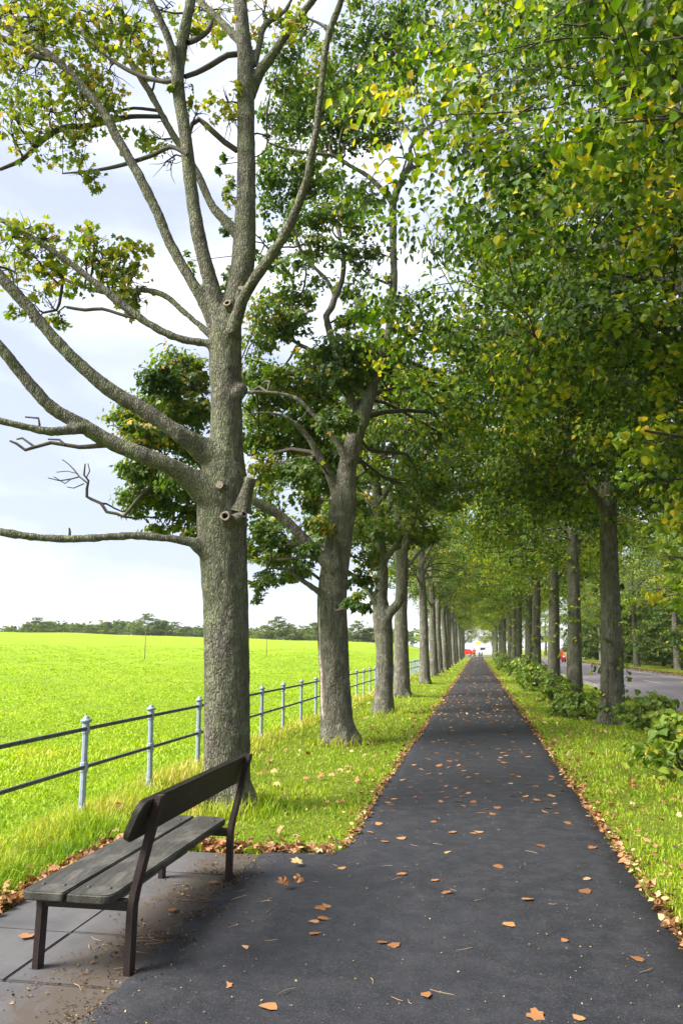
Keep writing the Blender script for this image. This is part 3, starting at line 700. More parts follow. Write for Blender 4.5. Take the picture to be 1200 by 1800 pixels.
def ground_mat():
    m, t = new_mat('ground_turf'); n = N(t)
    geo = t.nodes.new('ShaderNodeNewGeometry')
    ps = geo.outputs['Position']
    sx = t.nodes.new('ShaderNodeSeparateXYZ'); t.links.new(ps, sx.inputs[0])
    a = n.noise(n.mapping(ps, (1.0, 0.55, 1)), 0.35, 8, 0.68, 0.3)
    b = n.noise(n.mapping(ps, (1, 1, 1)), 2.6, 8, 0.7, 0.4)
    c = n.noise(ps, 14, 6, 0.7)
    field = n.mix(n.ramp(a, [(0.30, 0.0), (0.70, 1.0)]), (0.20, 0.31, 0.012), (0.29, 0.40, 0.018))
    field = n.mix(n.math('MULTIPLY', n.ramp(b, [(0.50, 0.0), (0.70, 1.0)]), 0.75), field, (0.105, 0.215, 0.012))
    field = n.mix(n.math('MULTIPLY', n.ramp(c, [(0.55, 0.0), (0.78, 1.0)]), 0.45), field, (0.33, 0.36, 0.03))
    field = n.mix(n.math('MULTIPLY', n.ramp(n.noise(n.mapping(ps, (0.5, 1.6, 1)), 0.9, 7, 0.72, 0.8), [(0.58, 0.0), (0.68, 1.0)]), 0.75), field, (0.10, 0.16, 0.015))
    verge = n.mix(n.ramp(b, [(0.3, 0.0), (0.7, 1.0)]), (0.13, 0.19, 0.014), (0.22, 0.26, 0.028))
    verge = n.mix(n.math('MULTIPLY', n.ramp(c, [(0.48, 0.0), (0.72, 1.0)]), 0.5), verge, (0.12, 0.085, 0.04))
    fac = n.ramp(n.math('MULTIPLY', n.math('ADD', sx.outputs['X'], 20.0), 0.025), [(0.385, 0.0), (0.402, 1.0)])
    col = n.mix(fac, field, verge)
    n.out(n.bsdf(col, 0.9, n.bump(n.math('ADD', n.math('MULTIPLY', b, 1.5), c), 1.0, 0.12), 0.1))
    return m
M['ground'] = ground_mat()

def wood_mat(name, a, b, streak, rough=0.75):
    m, t = new_mat(name); n = N(t)
    oc = n.coord()
    g = n.noise(n.mapping(oc, (9, 0.55, 9)), 9, 8, 0.62, 1.2)
    w = n.noise(n.mapping(oc, (1, 0.5, 1)), 6, 6, 0.65, 0.4)
    col = n.mix(n.ramp(g, [(0.32, 0.0), (0.66, 1.0)]), a, b)
    col = n.mix(n.math('MULTIPLY', n.ramp(w, [(0.48, 0.0), (0.68, 1.0)]), 0.7), col, streak)
    li = n.noise(oc, 30, 5, 0.7)
    col = n.mix(n.math('MULTIPLY', n.ramp(li, [(0.69, 0.0), (0.73, 1.0)]), 0.5), col, (0.20, 0.20, 0.13))
    n.out(n.bsdf(col, rough, n.bump(n.math('ADD', g, n.math('MULTIPLY', w, 0.4)), 0.7, 0.006), 0.35))
    return m
M['seat_wood'] = wood_mat('seat_wood', (0.011, 0.010, 0.008), (0.052, 0.048, 0.038), (0.125, 0.118, 0.100), 0.6)
M['back_wood'] = wood_mat('back_wood', (0.008, 0.006, 0.005), (0.021, 0.016, 0.011), (0.042, 0.032, 0.016), 0.6)
M['leg_paint'] = wood_mat('leg_paint', (0.013, 0.008, 0.007), (0.030, 0.018, 0.016), (0.045, 0.028, 0.025), 0.55)
def post_mat():
    m, t = new_mat('post_paint'); n = N(t)
    oc = n.coord('Object'); info = t.nodes.new('ShaderNodeObjectInfo')
    a = n.noise(oc, 14, 7, 0.7, 0.4)
    col = n.mix(n.ramp(a, [(0.35, 0.0), (0.7, 1.0)]), (0.20, 0.25, 0.34), (0.33, 0.385, 0.48))
    col = n.mix(n.ramp(info.outputs['Random'], [(0.0, 0.0), (1.0, 0.35)]), col, (0.16, 0.19, 0.22))
    col = n.mix(n.math('MULTIPLY', n.ramp(n.noise(oc, 38, 6, 0.75), [(0.60, 0.0), (0.66, 1.0)]), 0.75), col, (0.10, 0.06, 0.04))
    n.out(n.bsdf(col, 0.5, n.bump(a, 0.3, 0.003), 0.45))
    return m
M['post_paint'] = post_mat()
M['rail_paint'] = plain('rail_paint', (0.055, 0.062, 0.072), 0.45, 0.5, 0.2, 0.4, 25)
M['wood_cut'] = plain('wood_cut', (0.20, 0.165, 0.13), 0.8, 0.1, 0, 0.35, 40)
M['hollow'] = plain('hollow', (0.03, 0.022, 0.016), 0.95, 0.05)
M['post_wood'] = plain('post_wood', (0.10, 0.085, 0.065), 0.8)
M['kerb'] = plain('kerb', (0.24, 0.225, 0.21), 0.8, 0.2, 0, 0.3, 6)
M['line_paint'] = plain('line_paint', (0.42, 0.41, 0.40), 0.6, 0.3, 0, 0.12, 9)
M['debris'] = leaf_mat('debris', [(0.0, (0.03, 0.02, 0.012)), (0.5, (0.12, 0.075, 0.04)), (1.0, (0.32, 0.24, 0.13))], 0.02, 0.8, 0.1)
M['car_red'] = plain('car_red', (0.55, 0.02, 0.02), 0.25, 0.6, 0, 0.05)
M['car_white'] = plain('car_white', (0.42, 0.44, 0.48), 0.25, 0.6, 0, 0.04)
M['car_blue'] = plain('car_blue', (0.05, 0.22, 0.62), 0.25, 0.6, 0, 0.05)
M['glass_dark'] = plain('glass_dark', (0.03, 0.035, 0.04), 0.06, 0.8, 0, 0.1)
M['tyre'] = plain('tyre', (0.02, 0.02, 0.02), 0.8, 0.2)
M['rim'] = plain('rim', (0.4, 0.4, 0.42), 0.35, 0.5, 0.7)
M['lamp_red'] = plain('lamp_red', (0.45, 0.01, 0.01), 0.2, 0.6)
M['lamp_clear'] = plain('lamp_clear', (0.8, 0.8, 0.78), 0.15, 0.7)
M['jacket'] = plain('jacket', (0.62, 0.03, 0.03), 0.8, 0.2)
M['trousers'] = plain('trousers', (0.03, 0.03, 0.06), 0.85, 0.2)
M['skin'] = plain('skin', (0.52, 0.32, 0.24), 0.6, 0.3, 0, 0.05)
M['sign_yellow'] = plain('sign_yellow', (0.75, 0.52, 0.03), 0.5)
M['steel'] = plain('steel', (0.30, 0.31, 0.32), 0.45, 0.5, 0.5)
M['iron_dark'] = plain('iron_dark', (0.03, 0.03, 0.035), 0.5)

# ------------------------------------------------------------------ leaves
def tmpl_heart():
    v = np.array([(0, .05, 0), (-.41, .10, .07), (-.50, .48, .10), (-.22, .84, .03), (0, 1.06, -.08), (.22, .84, .03), (.50, .48, .10), (.41, .10, .07)], float)
    f = np.array([(0, 4, 3, 2, 1), (0, 7, 6, 5, 4)])
    return v, f
def tmpl_maple():
    tips = [(-.62, .05), (-.60, .58), (0, 1.0), (.60, .58), (.62, .05)]
    notch = [(-.20, -.10), (-.42, .30), (-.26, .62), (.26, .62), (.42, .30), (.20, -.10)]
    v = [(0, .08, 0)] + [(x, y, -.10 * (x*x + y*y)) for x, y in tips] + [(x, y, .05) for x, y in notch]
    f = [(0, 6 + i + 1, 1 + i, 6 + i) for i in range(5)]
    return np.array(v, float), np.array(f)
def tmpl_tri():
    tips = [(-.52, .42), (0, 1.0), (.52, .42)]
    notch = [(-.24, -.02), (-.24, .52), (.24, .52), (.24, -.02)]
    v = [(0, .04, 0)] + [(x, y, -.10 * (x*x + y*y)) for x, y in tips] + [(x, y, .05) for x, y in notch]
    return np.array(v, float), np.array([(0, 4 + i + 1, 1 + i, 4 + i) for i in range(3)])
def tmpl_quad():
    v = np.array([(0, 0, 0), (-.38, .45, .08), (0, 1.0, -.03), (.38, .45, .08)], float)
    return v, np.array([(0, 3, 2, 1)])

def leaf_cloud(pos, nrm, tip, size, tint, tmpl):
    tv, tf = tmpl
    z = nrm / (np.linalg.norm(nrm, axis=1)[:, None] + 1e-9)
    y = tip - z * np.sum(tip * z, axis=1)[:, None]
    y /= np.linalg.norm(y, axis=1)[:, None] + 1e-9
    x = np.cross(y, z)
    k = len(tv)
    curl = 0.3 + 2.6 * np.modf(np.abs(pos[:, 0] * 437.1 + pos[:, 2] * 911.7))[0]
    V = pos[:, None] + size[:, None, None] * (tv[None, :, 0, None] * x[:, None] + tv[None, :, 1, None] * y[:, None] + tv[None, :, 2, None] * z[:, None] * curl[:, None, None])
    Fc = tf[None] + (np.arange(len(pos)) * k)[:, None, None]
    return V.reshape(-1, 3), Fc.reshape(-1, tf.shape[1]), np.repeat(tint, k)

def leaves_in_clumps(g, C, leaf, tint_mu, tint_sd, yellow=0.04, up=0.9, hang=0.35):
    """C rows: x y z rx rz n tintshift.  Returns arrays for leaf_cloud."""
    P, Nn, T, S, K = [], [], [], [], []
    for x, y, z, rx, rz, n, ts in C:
        n = int(n)
        # sub-sprays inside the clump
        ns = max(2, n // 14)
        d = g.normal(size=(ns, 3)); d /= np.linalg.norm(d, axis=1)[:, None]
        c = d * (g.random((ns, 1)) ** 0.45) * np.array([rx, rx, rz])
        which = g.integers(0, ns, n)
        loc = c[which] + g.normal(size=(n, 3)) * np.array([rx*.20, rx*.20, rz*.18])
        P.append(np.array([x, y, z]) + loc)
        out = loc / (np.linalg.norm(loc, axis=1)[:, None] + 1e-6)
        rad = np.array([x, y, 0.0]); rad = rad / (np.linalg.norm(rad) + 1e-6)
        sd = g.normal(size=(ns, 3)) * 0.45
        nn = np.array([0, 0, up]) + out * hang + rad * (hang * 1.3) + sd[which] + g.normal(size=(n, 3)) * 0.42
        Nn.append(nn)
        tp = out * np.array([1, 1, .3]) + g.normal(size=(n, 3)) * 0.6 + np.array([0, 0, -0.55])
        T.append(tp)
        S.append(leaf * g.uniform(0.5, 1.3, n))
        st = g.normal(size=ns) * tint_sd * 0.6
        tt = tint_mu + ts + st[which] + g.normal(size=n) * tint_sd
        yl = g.random(n) < yellow
        tt[yl] = g.uniform(0.85, 1.0, yl.sum())
        K.append(np.clip(tt, 0, 1))
    return np.vstack(P), np.vstack(Nn), np.vstack(T), np.concatenate(S), np.concatenate(K)

def twigs_for(g, tubes, limbs_pts, C, r_base=0.02, per=3, sides=4):
    """Join each clump to the nearest wood, then fork into it."""
    L = np.vstack(limbs_pts)
    for row in C:
        x, y, z, rx, rz = row[:5]
        c = np.array([x, y, z], float)
        dd = np.linalg.norm(L[:, :3] - c, axis=1) + np.maximum(0, L[:, 2] - z) * 0.6
        i = int(np.argmin(dd))
        a = L[i, :3]
        dist = np.linalg.norm(c - a)
        rb = min(L[i, 3] * 0.7, r_base * (0.5 + 0.5 * dist))
        mid = (a + c) / 2 + g.normal(size=3) * dist * 0.10 + np.array([0, 0, 0.06 * dist])
        q1 = (a * .7 + mid * .3) + g.normal(size=3) * dist * .04
        tubes.add(catmull([(*a, rb), (*q1, rb*.85), (*mid, rb * 0.7), (*c, rb * 0.45)], max(0.12, dist / 7)), sides)
        for k in range(per):
            d = g.normal(size=3); d /= np.linalg.norm(d)
            e = c + d * np.array([rx, rx, rz]) * g.uniform(0.6, 1.0)
            s = a + (c - a) * g.uniform(0.55, 1.0) if dist < 4 else c
            m = (s + e) / 2 + g.normal(size=3) * 0.12 * rx
            tubes.add(np.array([(*s, rb * .45), (*m, rb * .32), (*e, rb * .14)]), 3)

# ------------------------------------------------------------------ ground
def sstep(t):
    t = np.clip(t, 0, 1); return t * t * (3 - 2 * t)
def gh(x, y):
    x = np.asarray(x, float); y = np.asarray(y, float)
    r = np.sqrt(x*x + y*y)
    u = np.maximum(0, -x - 4.5)
    k = 0.0165 + 0.00021 * np.minimum(u, 75)
    z = sstep(u / 12.0) * k * np.clip(r - 15, 0, 145) - sstep(u / 12.0) * 0.028 * np.maximum(0, r - 165)
    z = z + sstep(u / 6.0) * 0.10 * np.sin(x * 0.31 + 0.9) * np.sin(y * 0.23)
    bank = 0.03 * np.sin(x * 2.1 + y * 0.9) * np.sin(y * 0.7 + 1.0) * ((x < -1.6) | (x > 1.5)) * (x < 4.5) * ~((x > -3.2) & (x < 0) & (y < 6.8))
    return z - 0.03 + bank

def grid_mesh(name, xs, ys, zf):
    X, Y = np.meshgrid(xs, ys)
    V = np.stack([X, Y, zf(X, Y)], -1).reshape(-1, 3)
    nx, ny = len(xs), len(ys)
    i, j = np.meshgrid(np.arange(ny - 1), np.arange(nx - 1), indexing='ij')
    Fq = np.stack([i*nx+j, i*nx+j+1, (i+1)*nx+j+1, (i+1)*nx+j], -1).reshape(-1, 4)
    return mesh_np(name, V, Fq)

xs = np.unique(np.round(np.concatenate([np.linspace(-900, -100, 30), np.linspace(-100, -20, 50), np.linspace(-20, -1.9, 60), [-1.5, 1.5], np.linspace(1.9, 6, 16), np.linspace(7, 60, 24), np.linspace(70, 700, 20)]), 3))
ys = np.unique(np.round(np.concatenate([np.linspace(-300, -12, 14), np.linspace(-10, 40, 120), np.linspace(41, 200, 110), np.linspace(210, 1200, 30)]), 3))
tag(obj('ground', grid_mesh('ground', xs, ys, gh), M['ground']), kind='structure')

# the asphalt path with its bay beside the bench; edges wander a little
def path_mesh():
    rows = []
    for y in np.concatenate([np.arange(-4, 2.5, 0.10), np.arange(2.5, 6.40, 0.03), [6.42, 6.47, 6.53, 6.60], np.arange(6.7, 30, 0.12), np.arange(30, 90, 0.5), np.arange(90, 159, 1.0)]):
        w = 0.022 * mnoise.noise((y * 1.7, 3.1, 0)) + 0.05 * mnoise.noise((y * 0.35, 9.0, 0))
        w2 = 0.022 * mnoise.noise((y * 1.9, 7.7, 2)) + 0.05 * mnoise.noise((y * 0.3, 1.0, 5))
        xl = -1.775 + 0.025 * mnoise.noise((y * 2.2, 2.0, 0)) + 0.03 * mnoise.noise((y * 11.0, 4.0, 0)) if y < 6.45 else (-1.70 if y < 6.5 else (-1.30 if y < 6.55 else (-1.21 if y < 6.65 else -1.15 + w)))
        xr = 1.09 + w2 - 0.07 * min(1, y / 60)
        if y > 6.65: xl += 0.03 * min(1, y / 50)
        rows.append((y, xl, xr))
    nc = 15
    V = []
    for y, xl, xr in rows:
        V.append((xl - 0.03, y, -0.06))
        V.append((xl - 0.008, y, -0.012 if y > 6.5 else -0.002))
        for c in range(nc):
            x = xl + (xr - xl) * c / (nc - 1)
            V.append((x, y, 0.006 * mnoise.noise((x * 0.9, y * 0.5, 4)) + 0.012 * (1 - (x / 1.3) ** 2 if abs(x) < 1.3 else 0) + (.009 if x < -1.25 else 0)))
        V.append((xr + 0.008, y, -0.012))
        V.append((xr + 0.03, y, -0.06))
    k = nc + 4
    i, j = np.meshgrid(np.arange(len(rows) - 1), np.arange(k - 1), indexing='ij')
    Fq = np.stack([i*k+j, i*k+j+1, (i+1)*k+j+1, (i+1)*k+j], -1).reshape(-1, 4)
    return mesh_np('path', np.array(V), Fq), rows
pm, PATH_ROWS = path_mesh()
tag(obj('path', pm, M['asphalt']), kind='structure')
PR = np.array(PATH_ROWS)
def path_edges(y):
    return np.interp(y, PR[:, 0], PR[:, 1]), np.interp(y, PR[:, 0], PR[:, 2])

# flagstones under the bench
paving = empty('paving', (0, 0, 0))
tag(paving, kind='structure')
bm = bmesh.new(); add_box(bm, -3.02, -1.75, -2.0, 6.46, -0.10, -0.020)
obj('mortar_bed', bm_mesh('mortar_bed', bm), plain('mortar', (0.040, 0.036, 0.026), 0.95), paving)
def slab_part(x0, x1, y0, y1, dz, tilt):
    bm = bmesh.new()
    g = 0.0055
    add_box(bm, x0 + g, x1 - g, y0 + g, y1 - g, -0.045, 0.0 + dz)
    bmesh.ops.bevel(bm, geom=bm.edges[:], offset=0.006, segments=2, affect='EDGES')
    cx, cy = (x0 + x1) / 2, (y0 + y1) / 2
    for v in bm.verts:
        if v.co.z > -0.02: v.co.z += tilt[0] * (v.co.x - cx) + tilt[1] * (v.co.y - cy)
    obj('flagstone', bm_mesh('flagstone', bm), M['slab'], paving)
rows_y = [3.89, 4.56, 5.22, 5.84, 6.45]
for a, b in zip(rows_y[:-1], rows_y[1:]):
    for x0, x1 in ((-3.02, -2.41), (-2.41, -1.80)):
        slab_part(x0, x1 + (.06 if x1 > -2 else 0), a, b, random.uniform(-0.004, 0.001), (random.uniform(-.006, .006), random.uniform(-.006, .006)))
slab_part(-3.02, -1.74, 2.3, 3.885, -0.006, (0.002, 0.003))
slab_part(-3.02, -1.74, 0.7, 2.295, -0.002, (0, 0))

# road beyond the right-hand trees
ROAD0, ROAD1 = 5.15, 11.75
road = obj('road', grid_mesh('road', np.linspace(ROAD0, ROAD1, 9), np.linspace(-20, 260, 90), lambda X, Y: 0.045 * (1 - ((X - 8.45) / 3.3) ** 2) + 0 * Y - 0.015), M['road'])
tag(road, kind='structure')
for i in range(14):
    y0 = 12 + i * 9.0
    bm = bmesh.new(); add_box(bm, 8.40, 8.52, y0, y0 + 4.0, 0.028, 0.0345)
    obj('lane_dash', bm_mesh('lane_dash', bm), M['line_paint'], road)
bm = bmesh.new(); add_box(bm, 11.20, 11.30, -20, 260, 0.0, 0.0085)
obj('edge_line', bm_mesh('edge_line', bm), M['line_paint'], road)
for x0, nm in ((ROAD0 - 0.13, 'kerb'), (ROAD1, 'kerb')):
    me = box_mesh('kerb', x0, x0 + 0.13, -20, 260, -0.1, 0.105, 0.012)
    tag(obj(nm, me, M['kerb']), kind='structure')
tag(obj('roadside_verge', grid_mesh('roadside_verge', np.linspace(ROAD1 + 0.13, 34, 12), np.linspace(-20, 260, 60), lambda X, Y: 0.09 + 0.02 * np.sin(X * 2 + Y * .7)), M['ground']), kind='structure')
tag(obj('crossing_road', grid_mesh('crossing_road', np.linspace(-60, 5.0, 30), np.linspace(159, 172, 4), lambda X, Y: np.maximum(gh(X, Y), 0) + 0.05), M['road']), kind='structure')

# ------------------------------------------------------------------ traced trees
def make_wood(limbs, thin, voxel, bark, step, freq):
    tb = Tubes()
    pts = []
    for L in limbs:
        P = catmull(L, step)
        pts.append(P)
        tb.add(P, 20, cap=True)
    me = remesh(tb.mesh('trunk'), voxel, 6, bark, freq)
    th = Tubes()
    for L in thin:
        P = catmull(L, step)
        pts.append(P)
        th.add(P, 6)
    return me, th, pts

def root_flare(base, r, n, seed, length=0.35):
    g = random.Random(seed)
    out = []
    for k in range(n):
        a = 2 * math.pi * (k + g.uniform(-.25, .25)) / n
        d = (math.cos(a), math.sin(a))
        q = length * g.uniform(.8, 1.2)
        out.append([(base[0] + d[0]*r*.45, base[1] + d[1]*r*.45, 0.55 * q / .35, r*.30), (base[0] + d[0]*r*.75, base[1] + d[1]*r*.75, 0.22, r*.36),
                    (base[0] + d[0]*(r + q*.30), base[1] + d[1]*(r + q*.30), 0.02, r*.30), (base[0] + d[0]*(r + q), base[1] + d[1]*(r + q), -0.12, r*.16)])
    return out

def stub(name, parent, loc, direction, r, h, mats, hollow=True):
    prof = [(r*1.9, -0.10), (r*1.45, 0.0), (r*1.12, h*.35), (r*1.0, h*.75), (r*1.12, h*.93), (r*1.05, h), (r*.80, h*1.01), (r*.60, h*.97)]
    prof += [(r*.50, h*.80), (r*.40, h*.3), (0.001, h*.1)] if hollow else [(r*.35, h*1.04), (0.001, h*1.05)]
    ns = 18
    V, Fq = [], []
    for i, (pr, pz) in enumerate(prof):
        for k in range(ns):
            a = 2 * math.pi * k / ns
            w = 1 + 0.08 * math.sin(3*a + i) + 0.05 * math.sin(5*a + 2*i)
            V.append((pr * w * math.cos(a), pr * w * math.sin(a), pz))
    for i in range(len(prof) - 1):
        for k in range(ns):
            Fq.append((i*ns+k, i*ns+(k+1) % ns, (i+1)*ns+(k+1) % ns, (i+1)*ns+k))
    me = mesh_np(name, np.array(V), np.array(Fq))
    for m in mats: me.materials.append(m)
    for p in me.polygons:
        ring = p.index // ns
        p.material_index = 0 if ring < 5 else (1 if ring < 7 else 2 if hollow else 1)
    o = obj(name, me, None, parent)
    q = Vector(direction).to_track_quat('Z', 'Y')
    o.matrix_local = Matrix.Translation(Vector(loc)) @ q.to_matrix().to_4x4()
    return o

# --- the big sycamore behind the bench
g1 = np.random.default_rng(5)
base1 = np.array([-2.66, 8.25, 0.0])
limbs1 = [[(x - base1[0], y - base1[1], z, r * (.80 if i else (.82 if z > 3.8 else .97))) for x, y, z, r in L] for i, L in enumerate(L1_LIMBS)]
thin1 = [[(x - base1[0], y - base1[1], z, r) for x, y, z, r in L] for L in L1_THIN]
limbs1 += root_flare((0, 0), 0.25, 6, 3, 0.16)
t1 = empty('sycamore_tree', tuple(base1))
tag(t1, 'large sycamore with long bare grey limbs right behind the bench', 'tree', 'trees along the fence')
me, th, pts = make_wood(limbs1, thin1, 0.021, 0.0075, 0.10, 5.0)
obj('trunk', me, M['bark_sycamore'], t1)
C1 = [(x - base1[0], y - base1[1], z, rx * 2.1, rz * 2.0, min(n, 42) * 2.5, float(g1.normal() * .1)) for x, y, z, rx, rz, n in L1_CLUMPS]
twigs_for(g1, th, pts, C1, 0.026, 9, 5)
# bare knobbly shoots on the limbs
for k in range(24):
    P = pts[int(g1.integers(1, 15))]
    i = int(g1.integers(len(P)//3, len(P) - 1))
    a = P[i, :3]; d = g1.normal(size=3) * np.array([1, .8, .5]) + np.array([0, 0, .25]); d /= np.linalg.norm(d)
    ln = g1.uniform(.08, .25)
    q = [a, a + d*ln*.4 + g1.normal(size=3)*.03, a + d*ln*.7 + g1.normal(size=3)*.05, a + d*ln + g1.normal(size=3)*.06]
    th.add(np.array([(*p, r) for p, r in zip(q, (.012, .008, .006, .003))]), 4)
tag(obj('twigs', th.mesh('twigs'), M['twig'], t1), kind='stuff')
V, Fc, K = leaf_cloud(*leaves_in_clumps(g1, C1, 0.072, 0.42, 0.18, 0.04, 0.5), tmpl_maple())
tag(obj('crown', mesh_np('crown', V, Fc, False, K), M['autumn_leaf'], t1), kind='stuff')
SM = [M['bark_sycamore'], M['wood_cut'], M['hollow']]
def rel(x, y, z): return (x - base1[0], y - base1[1], z)
stub('branch_stub', t1, rel(-2.66, 7.98, 3.05), (0.10, -0.95, 0.18), 0.052, 0.10, SM)
stub('branch_stub', t1, rel(-2.73, 7.98, 3.41), (0.0, -0.93, 0.15), 0.040, 0.07, SM, False)
stub('branch_stub', t1, rel(-2.50, 8.08, 3.24), (0.26, -0.12, 0.95), 0.062, 0.29, SM)
stub('branch_stub', t1, rel(-2.53, 8.02, 3.08), (0.75, -0.6, 0.2), 0.035, 0.09, SM)
stub('branch_stub', t1, rel(-2.60, 8.10, 5.75), (0.30, -0.75, 0.45), 0.040, 0.08, SM, False)
stub('branch_stub', t1, rel(-2.74, 8.08, 5.60), (-0.1, -0.9, 0.35), 0.045, 0.05, SM)

# --- second tree
g2 = np.random.default_rng(6)
base2 = np.array([-2.50, 14.2, 0.0])
limbs2 = [[(x - base2[0], y - base2[1], z, r * (.78 if z > 4.6 else 1.0)) for x, y, z, r in L] for L in L2_LIMBS]
thin2 = [[(x - base2[0], y - base2[1], z, r) for x, y, z, r in L] for L in L2_THIN]
limbs2 += root_flare((0, 0), 0.29, 6, 8, 0.13)
t2 = empty('sycamore_tree', tuple(base2))
tag(t2, 'scarred leaning sycamore with dense dark foliage, second along the fence', 'tree', 'trees along the fence')
me, th, pts = make_wood(limbs2, thin2, 0.03, 0.008, 0.15, 4.0)
obj('trunk', me, M['bark_grey'], t2)
ax = catmull(limbs2[0], .1)
V, Fq = [], []
nz = 40
for i in range(nz):
    z = .35 + 2.1 * i / (nz - 1)
    cx, cy, cr_ = (np.interp(z, ax[:, 2], ax[:, c]) for c in (0, 1, 3))
    wv = max(.02, .16 * math.sin(math.pi * i / (nz - 1)) ** .6 * (.65 + .9 * abs(mnoise.noise((z * 3.1, 1, 0)))))
    ac = math.radians(226) + .22 * mnoise.noise((z * 1.7, 5, 0))
    for q in range(6):
        a_ = ac + wv * (q / 2.5 - 1) * (1 + .4 * mnoise.noise((z * 9, q, 3)))
        rr = cr_ + (.016 if 0 < q < 5 and 0 < i < nz - 1 else -.02) + .006 * mnoise.noise((z * 12, q * 2.0, 1))
        V.append((cx + rr * math.cos(a_), cy + rr * math.sin(a_), z))
for i in range(nz - 1):
    for q in range(5):
        Fq.append((i*6+q, i*6+q+1, (i+1)*6+q+1, (i+1)*6+q))
sc = obj('bark_scar', mesh_np('bark_scar', np.array(V), np.array(Fq)), plain('scar_wood', (0.40, 0.33, 0.30), .8, .2, 0, .55, 14), t2)
sc['label'] = 'pale strip of stripped bark'
C2 = [(x - base2[0], y - base2[1], z, rx, rz * 1.0, n * (4.2 if z < 6.6 else 3.3), float(g2.normal() * 0.13)) for x, y, z, rx, rz, n in L2_CLUMPS]
# more foliage on the field side and behind, so that the crown is whole
for k in range(26):
    a = g2.uniform(0, 2*math.pi); rr = g2.uniform(2.0, 4.2)
    C2.append((rr*math.cos(a) - .3, abs(rr*math.sin(a)) * .8 + 0.6, g2.uniform(4.5, 8.0), .5, .35, 130, 0))
twigs_for(g2, th, pts, C2, 0.03, 3, 4)
tag(obj('twigs', th.mesh('twigs'), M['twig'], t2), kind='stuff')
LA = leaves_in_clumps(g2, C2, 0.102, 0.40, 0.20, 0.012, 0.55, .5)
LA[3][:] *= np.where(LA[0][:, 2] > 6.6, .95, 1.0)
V, Fc, K = leaf_cloud(*LA, tmpl_tri())
tag(obj('crown', mesh_np('crown', V, Fc, False, K), M['sycamore_leaf'], t2), kind='stuff')

# ------------------------------------------------------------------ generic avenue trees
def grow(seed, H, tr, cr, z0, z1, nlimb, nclump, per, leaf, tmpl, mu, sd, yellow, lean=(0, 0), trunk=None, zt=None, lowskirt=0.0, twig_per=3, clump_r=0.62, voxel=0.045, flare=0.35, sprout=0, droop=0.0, up=.85, hang=.35):
    g = np.random.default_rng(seed)
    limbs = []
    if trunk is None:
        P = []
        for i in range(9):
            t = i / 8
            P.append((lean[0]*t*t*H + .075*t*g.normal(), lean[1]*t*t*H + .075*t*g.normal(), H*t*.92 - .1*(i == 0), tr*(1.10 if i == 0 else (1 - t)**.8*.95 + .05)))
        limbs.append(P)
    else:
        limbs += trunk
    limbs += root_flare((0, 0), tr * 0.98, 5, seed, flare)
    main = catmull(limbs[0], 0.25)
    crown_pts = [main[main[:, 2] > z0 * .7]]
    def radius(z):
        t = np.clip((z - z0) / (z1 - z0), 0, 1)
        return cr * min(1.0, ((t + .10) / .30)) ** .7 * max(0.02, 1 - t ** 2.0) ** .6
    thick = []
    for i in range(nlimb):
        zs = z0 * .8 + (z1 * .72 - z0 * .8) * (i + g.uniform(0, .8)) / nlimb
        a = i * 2.4 + g.uniform(-.5, .5)
        j = int(np.argmin(abs(main[:, 2] - zs)))
        s = main[j]
        ze = min(z1 - .5, zs + g.uniform(.2, 2.2))
        rl = radius(ze) * g.uniform(.65, .92)
        d = np.array([math.cos(a), math.sin(a), 0])
        e = np.array([s[0], s[1], 0]) + d * rl + np.array([0, 0, ze])
        m1 = s[:3] + (e - s[:3]) * .33 + np.array([g.normal()*.2, g.normal()*.2, .45])
        m2 = s[:3] + (e - s[:3]) * .68 + np.array([g.normal()*.3, g.normal()*.3, .40])
        r0 = min(s[3] * .62, .035 + .018 * rl)
        L = [(*s[:3], r0*1.3), (*m1, r0*.8), (*m2, r0*.55), (*e, r0*.22)]
        thick.append(L)
        crown_pts.append(catmull(L, .3)[1:])
    tb = Tubes()
    for L, st_, sd_ in [(L, .18, 14) for L in limbs] + [(L, .25, 8) for L in thick]:
        P = catmull(L, st_); P[:, 3] = np.maximum(P[:, 3], voxel * .85)
        tb.add(P, sd_, cap=True)
    me = remesh(tb.mesh('trunk'), voxel, 2, .010, 3.4)
    C = []
    for i in range(nclump):
        z = z0 + (z1 - z0) * g.random() ** 1.15 - (lowskirt * g.random() if g.random() < .3 else 0)
        rr = radius(z) * (0.30 + 0.74 * g.random() ** .55)
        a = g.uniform(0, 2*math.pi)
        lump = 1 + .16 * math.sin(3*a + seed + z) + .10 * math.sin(5*a - z*1.3)
        if z < z0 + .45 * (z1 - z0): z -= droop * (rr / cr) ** 2.5
        q = clump_r * g.uniform(.7, 1.35)
        xo = np.interp(z, main[:, 2], main[:, 0]); yo = np.interp(z, main[:, 2], main[:, 1])
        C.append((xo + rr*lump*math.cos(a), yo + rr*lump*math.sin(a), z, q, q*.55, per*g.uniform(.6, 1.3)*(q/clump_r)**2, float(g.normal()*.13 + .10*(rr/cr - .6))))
    tw = Tubes()
    twigs_for(g, tw, crown_pts, C, .026, twig_per, 4)
    for i in range(sprout):
        z = g.uniform(.3, z0 + 1); a = g.uniform(0, 2*math.pi)
        C.append((tr*1.1*math.cos(a), tr*1.1*math.sin(a), z, .16, .14, 12, .1))
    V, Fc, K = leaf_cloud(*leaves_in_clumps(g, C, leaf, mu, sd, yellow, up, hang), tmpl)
    return me, tw.mesh('twigs'), mesh_np('crown', V, Fc, False, K)

